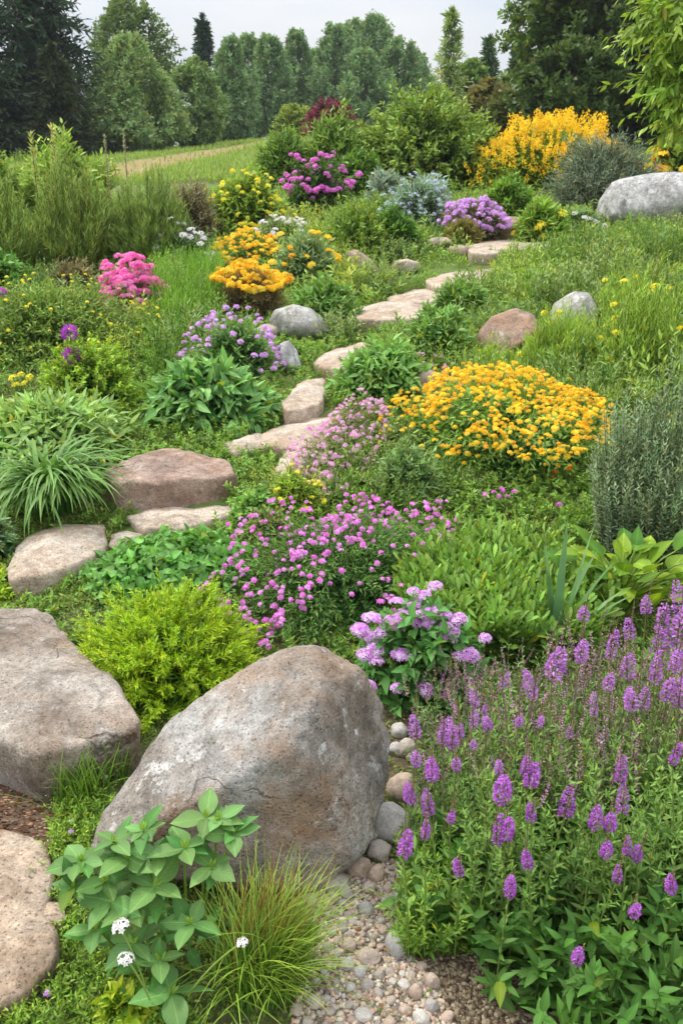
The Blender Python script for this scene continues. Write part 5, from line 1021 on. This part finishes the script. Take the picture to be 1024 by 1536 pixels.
herb_clumps([(760, 480), (860, 400), (1100, 380), (1100, 640), (930, 610), (820, 540)], 70, 60, .17, (.26, .52), (.04, .085), (.16, .4), GP)
herb_clumps([(-40, 440), (230, 400), (330, 480), (300, 550), (240, 560), (-40, 545)], 46, 46, .15, (.14, .34), (.035, .07), (.18, .4), GP)
herb_clumps([(380, 350), (640, 300), (640, 400), (560, 470), (500, 440), (430, 380)], 40, 46, .18, (.14, .34), (.04, .09), (.18, .4), GP)
herb_clumps([(500, 480), (640, 490), (730, 560), (600, 620), (480, 540)], 24, 46, .12, (.1, .25), (.03, .06), (.2, .4), GP)
herb_clumps([(560, 640), (640, 690), (760, 760), (620, 790), (560, 770), (440, 800), (420, 720)], 26, 46, .07, (.06, .16), (.02, .04), (.2, .45), GP)
herb_clumps([(220, 700), (420, 720), (460, 860), (390, 900), (330, 780), (160, 800), (90, 900), (60, 870)], 26, 46, .06, (.04, .1), (.016, .03), (.3, .5), GP)
herb_clumps([(-60, 200), (320, 230), (420, 300), (300, 420), (-60, 430)], 40, 46, .25, (.3, .7), (.06, .11), (.15, .35), GP)
q = scatter(5200, -5, 5, 7, 15, lambda q: pat(q, .8, 12)); k = len(q); B = np.concatenate([q, hgt(q[:, 0], q[:, 1])[:, None]], 1); T = B+np.concatenate([R.normal(0, .06, (k, 2)), R.uniform(.06, .22, (k, 1))], 1)
sprigs(mb, B, T, 10, LANCE, (.07, .05), .28, (65, 40), lin('#55803a'), lin('#93b25c'), .1, .1, 1, .18, (.003, lin('#6a8a40')))
tag(link('meadow_grass', mb.mesh('meadow_grass', LEAF)), 'long fine meadow grass on the right slope and left of the path', 'meadow grass', kind='stuff')
mb = MB(); n = 42000
q = np.stack([R.uniform(-15, 4, n), 17+R.uniform(0, 1, n)**1.4*26], 1); q = q[np.abs(q[:, 0]) < .42*q[:, 1]+1]; k = len(q); B = np.concatenate([q, hgt(q[:, 0], q[:, 1])[:, None]], 1)
tn = inpoly(q, TRACK)*1.0; kp = R.uniform(0, 1, k) > tn*.9; B = B[kp]; k = len(B)
blades(mb, B, R.uniform(0, 6.28, k), R.uniform(.08, .2, k), .03, np.abs(R.normal(.2, .2, k)), R.uniform(.1, 1, k), 2, lin('#6c9440'), lin('#a6bc6a'), 0, cj=.15)
tag(link('field_grass', mb.mesh('field_grass', LEAF)), 'short pale grass of the far field', 'grass', kind='stuff')
# yellow wildflowers on the slope
proto = None; g2 = np.random.default_rng(5)
wf = [(858, 512), (833, 526), (852, 570), (858, 598), (780, 555), (1000, 560), (1005, 552), (990, 540), (1012, 570), (945, 425), (985, 420), (958, 420), (925, 485), (900, 505), (870, 500), (966, 500), (1010, 545), (985, 555), (880, 470), (940, 560), (1018, 530), (905, 560), (912, 590), (1003, 625)]
fm = MB(); fm.add(*[np.zeros((0, 3))]) if False else None
sm = MB(); tubes(sm, bez(np.zeros((1, 3)), np.array([[.01, 0, 1.]]), .1, 5), [.004], [.003], 3, lin('#5d8a30')); sme = sm.mesh('flower_stem', LEAF)
for (u, v) in wf:
    b = at(u, v+34); c = at_y(np.array(float(u)), np.array(float(v)), b[1])-b; t = thing('yellow_wildflower', 'small yellow wildflower standing in the meadow grass on the right slope', 'wildflower', b, 'yellow wildflowers on the right slope')
    s = link('flower_stem', sme, t); s.scale = (1, 1, float(c[2])); bloom(t, 'flower_head', F_YELLOW, c[None], .026)

# ------------------------------------------------------------------ trees
def tree_base(u, y):
    z = 2.0
    x = (u-512)/FPX*(y*math.cos(PITCH)-(z-EYE)*math.sin(PITCH)); return np.array([x, y, float(hgt(x, y))])
def ztop(v, y): return EYE+y*math.tan(math.atan((768-v)/FPX)-PITCH)
def trunk(th, h, r, limbs, mat=BARK, wob=.03):
    mb = MB(); t = np.linspace(0, 1, 9); ph = R.uniform(0, 6, 2)
    P = np.stack([wob*h*np.sin(t*3+ph[0])*t, wob*h*np.sin(t*2.3+ph[1])*t, h*t-.3*(t == 0)], 1)[None]
    tubes(mb, P, [r], [r*.12], 8)
    if len(limbs):
        k = len(limbs); zz = limbs[:, 2]*R.uniform(.35, .75, k); B = np.stack([np.interp(zz/h, t, P[0, :, 0]), np.interp(zz/h, t, P[0, :, 1]), zz], 1)
        tubes(mb, bez(B, limbs, .1, 6), np.full(k, r*.35), np.full(k, r*.06), 5)
    link('trunk', mb.mesh('trunk', mat), th)
def broadleaf(name, label, u, vt, y, wpx, c0, c1, shape='oval', k=700, n=9, L=.16, Wd=.6, cb=.12, amt=.3, f=2.2, mat=BARK, bf=.8, group=None, lobes=7, droop=0, A=(60, 45), r=None, dens=1.0, tp=LEAF4):
    b = tree_base(u, y); H = ztop(vt, y)-b[2]; w = wpx/FPX*(y*math.cos(PITCH)); SEED[0] += 1; sd_ = SEED[0]
    th = thing(name, label, 'tree', b, group); c0 = lin(c0); c1 = lin(c1)
    g = np.random.default_rng(sd_); z0 = H*cb
    D = nrm(R.normal(size=(k, 3))); t = .5+.5*D[:, 2]
    if shape == 'cone': prof = lambda t: np.clip(1.06-t, .02, 1)**.62*np.clip(t*7, .4, 1)
    elif shape == 'poplar': prof = lambda t: np.clip(1.03-t, .01, 1)**.5*np.clip(.6+t*1.2, 0, 1)*1.1
    else: prof = lambda t: np.sqrt(np.clip(1-(2*t-.95)**2, .03, 1))
    t = R.uniform(0, 1, k); az = R.uniform(0, 6.28, k); sh_ = R.uniform(.35, 1, k)**.45
    dirs = np.stack([np.cos(az), np.sin(az), (t*2-1)*H/w*.5], 1); rn = 1+amt*fbm(dirs*f+sd_, 3, sd_)
    rad = prof(t)*w/2*sh_*rn
    T = np.stack([rad*np.cos(az), rad*np.sin(az), z0+(H-z0)*(t+.03*fbm(dirs*3, 2, sd_+1))], 1)
    keep = fbm(T/w*4.2+sd_*2, 3, sd_+3) > -.28/dens; T = T[keep]; k = len(T)
    out_ = nrm(T-np.array([0, 0, z0+(H-z0)*.35])); ln = w*.08*R.uniform(.5, 1.6, k)
    B = T-(out_+np.array([0, 0, .25-droop]))*ln[:, None]
    mb = MB(); sprigs(mb, B, T, n, tp, (L*1.1, L*.9), Wd, A, c0, c1, 0, .1, 1, .16, None, droop*.5, cpow=.9, twist=.9, lj=.3)
    link('crown', mb.mesh('crown', LEAF), th)
    trunk(th, H*.93, r or .022*H, T[g.integers(k, size=12)]*np.array([.8, .8, .92]), mat)
    return th
def conifer(name, label, u, vt, y, wpx, c0, c1, nb=190, n=26, L=.3, cb=.04, droop=.25, pw=.85, group=None, asc=0.0, jag=.25, vis=.0):
    b = tree_base(u, y); H = ztop(vt, y)-b[2]; w = wpx/FPX*(y*math.cos(PITCH)); th = thing(name, label, 'tree', b, group)
    t = np.sort(R.uniform(cb, .985, nb)); t = cb+(np.floor((t-cb)*22)/22)+R.normal(0, .006, nb); t = t.clip(cb, .985); az = R.uniform(0, 6.28, nb); ln = w/2*(1-t)**pw*(1+jag*R.normal(size=nb).clip(-1.6, 1.6))+.02*w
    B = np.stack([0*t, 0*t, t*H], 1); T = B+np.stack([ln*np.cos(az), ln*np.sin(az), -droop*ln+asc*ln+R.normal(0, .05, nb)*ln], 1)
    mb = MB(); sprigs(mb, B, T, n, LEAF4, (L, L*.55), .3, (60, 35), lin(c0), lin(c1), .08, .12, 1, .18, (.008*H*.3, lin('#3a2c20')), .1, cpow=1.0, twist=.8, lj=.35)
    k = 60; tt = R.uniform(.9, 1, k); P = np.stack([0*tt, 0*tt, tt*H], 1); mb2 = P+R.normal(0, .03*H*.2, (k, 3))+[0, 0, .05*H*.3]; sprigs(mb, P, mb2, 4, LEAF4, (L*.6, L*.5), .3, (40, 30), lin(c0), lin(c1))
    link('crown', mb.mesh('crown', LEAF), th); trunk(th, H*.97, .014*H+.02, np.zeros((0, 3)), BARK, .0)
    return th
# left
conifer('spruce_tree', 'huge dark spruce at the upper left, the one whose tip leans over the grey sky', 78, -95, 36, 330, '#14261b', '#2f4a34', 420, 34, .42, droop=.3)
conifer('spruce_tree', 'huge dark spruce cut by the left edge of the picture', -35, -160, 34, 360, '#14261b', '#2c4630', 420, 34, .42, droop=.3)
conifer('spruce_tree', 'dark brownish conifer standing lower between the two huge spruces and field', 95, 70, 33, 150, '#1c2a1a', '#3a4a2c', 260, 30, .36, droop=.3)
broadleaf('airy_tree', 'tall airy broadleaf tree behind the cone-shaped green one', 208, -6, 44, 140, '#3c5632', '#66804c', 'oval', 1900, 9, .16, cb=.3, amt=.35, dens=.8)
broadleaf('cone_tree', 'dense cone-shaped grey-green tree standing at the far field\'s edge', 205, 54, 36, 195, '#638258', '#8ca878', 'cone', 4200, 10, .15, Wd=.45, cb=.02, amt=.14, f=3)
broadleaf('cone_tree', 'smaller rounded grey-green tree right of the cone-shaped one', 296, 90, 38, 92, '#4f6e46', '#7c9a66', 'oval', 2400, 9, .15, Wd=.45, cb=.0, amt=.14, f=3)
conifer('spruce_tree', 'slim dark spruce with a pointed tip left of the far poplars', 314, 26, 52, 80, '#16302a', '#355244', 230, 22, .4, droop=.2)
conifer('spruce_tree', 'shorter dark spruce half behind the slim pointed one', 338, 80, 54, 60, '#16302a', '#33503f', 200, 20, .4, droop=.2)
pop = [(352, 62, 50, 44), (378, 58, 56, 46), (408, 60, 54, 48), (447, 50, 58, 44), (430, 92, 60, 40), (502, 42, 56, 56), (528, 36, 60, 52), (560, 28, 58, 58), (596, 62, 56, 54), (618, 84, 60, 40), (478, 80, 62, 50), (545, 80, 54, 60)]
plab = ['far broadleaf tree just right of the dark spruces', 'far rounded tree, second right of the slim spruce', 'far tree with a twin rounded top left of the gap', 'tall narrow far tree standing alone before the sky gap', 'lower far tree filling the gap beneath the narrow one', 'tall far poplar at the left of the tallest group', 'tall far poplar second from the left in the tallest group', 'tallest far poplar at the centre of the skyline', 'rounded far poplar sloping down right of the tallest', 'lowest far poplar at the right end of the row', 'short far tree between the two poplar groups', 'short dense far tree in front of the tallest poplar']
for (u, v, y, w), lb in zip(pop, plab):
    broadleaf('poplar_tree', lb, u, v-6, y, w*1.7, '#4a6a4c', '#7a9a74', 'poplar', 1900, 8, .17, Wd=.5, cb=.05, amt=.7, f=3.6, group='far trees on the skyline', dens=.75)  # crown greens lightened, distance haze put into the leaf colour
conifer('young_conifer', 'thin pale green young conifer against the sky, above the big round shrub', 670, 16, 30, 62, '#5a7848', '#9cb084', 120, 16, .26, droop=-.1, asc=.25, pw=.7)
conifer('fir_tree', 'small bluish fir right of the thin pale conifer', 725, 58, 40, 52, '#2a4632', '#56745a', 170, 20, .32, droop=.1)
conifer('fir_tree', 'small dark fir beside the tall dark trees on the right', 768, 60, 38, 50, '#24402a', '#4a6848', 170, 20, .32, droop=.1)
broadleaf('far_tree', 'low grey-green tree between thin conifer and bluish fir', 700, 92, 36, 70, '#33502c', '#6a8850', 'oval', 500, 8, .22, cb=.0)
broadleaf('brown_bush', 'brownish-green bush behind the big round shrub\'s right side', 728, 122, 26, 90, '#44482c', '#7f7d54', 'oval', 500, 9, .16, cb=.0)
broadleaf('far_tree', 'dull green tree behind the yellow shrub, left of the pale trunk', 785, 92, 27, 110, '#34482a', '#66804a', 'oval', 600, 9, .18, cb=.0)
broadleaf('brown_bush', 'dark olive bush just behind the yellow flowering shrub', 760, 140, 22, 90, '#33421f', '#5f6d3c', 'oval', 500, 9, .14, cb=.0)
mb = MB(); k = 2600; x = R.uniform(-48, 48, k); y = 88+R.normal(0, 2, k); T = np.stack([x, y, hgt(x, y)+R.uniform(0, 1, k)*(4.6+1.4*fbm(np.stack([x*.25, y*0, x*0], 1), 3, 77))], 1)
sprigs(mb, T-R.normal(0, .5, (k, 3))-[0, 0, .5], T, 9, LEAF4, (.5, .4), .6, (60, 45), lin('#44604a'), lin('#70906e'), 0, .1, 1, .16, None, .2, twist=.9); tag(link('distant_woods', mb.mesh('distant_woods', LEAF)), 'dark mass of distant woods behind the field trees', 'woods', kind='stuff')
# right
broadleaf('birch_tree', 'tall tree with a pale trunk and hanging twigs at the upper right', 838, -60, 24, 165, '#2c4620', '#6a8648', 'oval', 1500, 10, .14, cb=.24, mat=PALEBARK, amt=.35, droop=.3, r=.11, dens=.8)
broadleaf('dark_tree', 'large dense dark green tree right of the pale trunk', 905, -140, 23, 220, '#22361a', '#4f6636', 'oval', 4200, 10, .15, cb=.0, amt=.25, f=3.0, dens=2.5)
broadleaf('dark_tree', 'dense dark tree filling the upper right corner behind hanging leaves', 1010, -160, 22, 240, '#22361a', '#4c6434', 'oval', 3600, 10, .15, cb=.0, amt=.25, f=3.0, dens=2.5)
broadleaf('dark_tree', 'lower dark tree under the pale trunk behind the yellow shrub', 850, 60, 21, 150, '#25391b', '#50683a', 'oval', 1800, 10, .13, cb=.0, amt=.25, f=3.0, dens=2)
# near branches hanging in at the upper right
b = np.array([4.2, 8.3, 0]); b[2] = float(hgt(b[0], b[1])); th = thing('hanging_leaf_tree', 'near tree with hanging sprays of bright narrow leaves reaching in from the right edge', 'tree', b)
tips = np.array([at_y(np.array(float(u)), np.array(float(v)), y) for u, v, y in [(945, 55, 8.0), (938, 20, 8.3), (975, 30, 7.9), (990, 80, 7.8), (965, 130, 8.1), (1000, 150, 7.9), (985, 190, 8.0), (1015, 110, 8.2), (1020, 205, 8.1), (1000, -30, 8.2), (1030, 50, 7.8), (1040, 160, 8.2), (1060, 90, 8.0), (1060, 0, 8.3), (970, 95, 8.3), (1010, 20, 8.0), (1100, 120, 8.4), (1100, 20, 8)]])-b
mb = MB(); st = np.tile(np.array([[0, 0, 2.0]]), (len(tips), 1))+R.normal(0, .1, (len(tips), 3)); start = st+(tips-st)*.35+np.array([0, 0, .25])
sprigs(mb, start, tips, 18, LANCE, (.14, .10), .36, (55, 30), lin('#4a7a28'), lin('#9ab850'), .1, .3, 1, .12, (.006, lin('#6a7a40')), .35)
k = 460; j = R.integers(len(tips), size=k); s_ = R.uniform(.3, .95, (k, 1)); Bq = start[j]+(tips[j]-start[j])*s_+np.array([0, 0, .1]); Tq = Bq+R.normal(0, .16, (k, 3))+[-.12, 0, -.2]
sprigs(mb, Bq, Tq, 12, LANCE, (.11, .075), .36, (50, 30), lin('#4a7a28'), lin('#9ab850'), .1, .2, 1, .15, (.003, lin('#6a7a40')), .3)
link('crown', mb.mesh('crown', LEAF), th)
mb = MB(); tubes(mb, np.array([[[0, 0, -.1], [.02, 0, 1], [0, .03, 2.0], [-.05, .02, 3.2]]]), [.11], [.04], 8); tubes(mb, bez(st, start, .1, 6), np.full(len(st), .03), np.full(len(st), .01), 5); link('trunk', mb.mesh('trunk', BARK), th)
# ------------------------------------------------------------------ damp air
bm = bmesh.new(); bmesh.ops.create_cube(bm, size=1.0); me = bpy.data.meshes.new('haze'); bm.to_mesh(me); bm.free()
hz = link('haze', me); hz.scale = (1300, 680, 40); hz.location = (0, 285, 15)
m, n_, p, o_ = new_mat('haze'); n_.nodes.remove(p); pv_ = N(n_, 'VolumePrincipled', Density=.0006); pv_.inputs['Color'].default_value = (.86, .9, .95, 1); n_.links.new(pv_.outputs[0], o_.inputs['Volume'])
me.materials.append(m); tag(hz, 'thin damp haze over the garden and far trees', 'haze', kind='stuff')
print('objects', len(bpy.data.objects), 'faces', sum(len(m.polygons) for m in bpy.data.meshes))
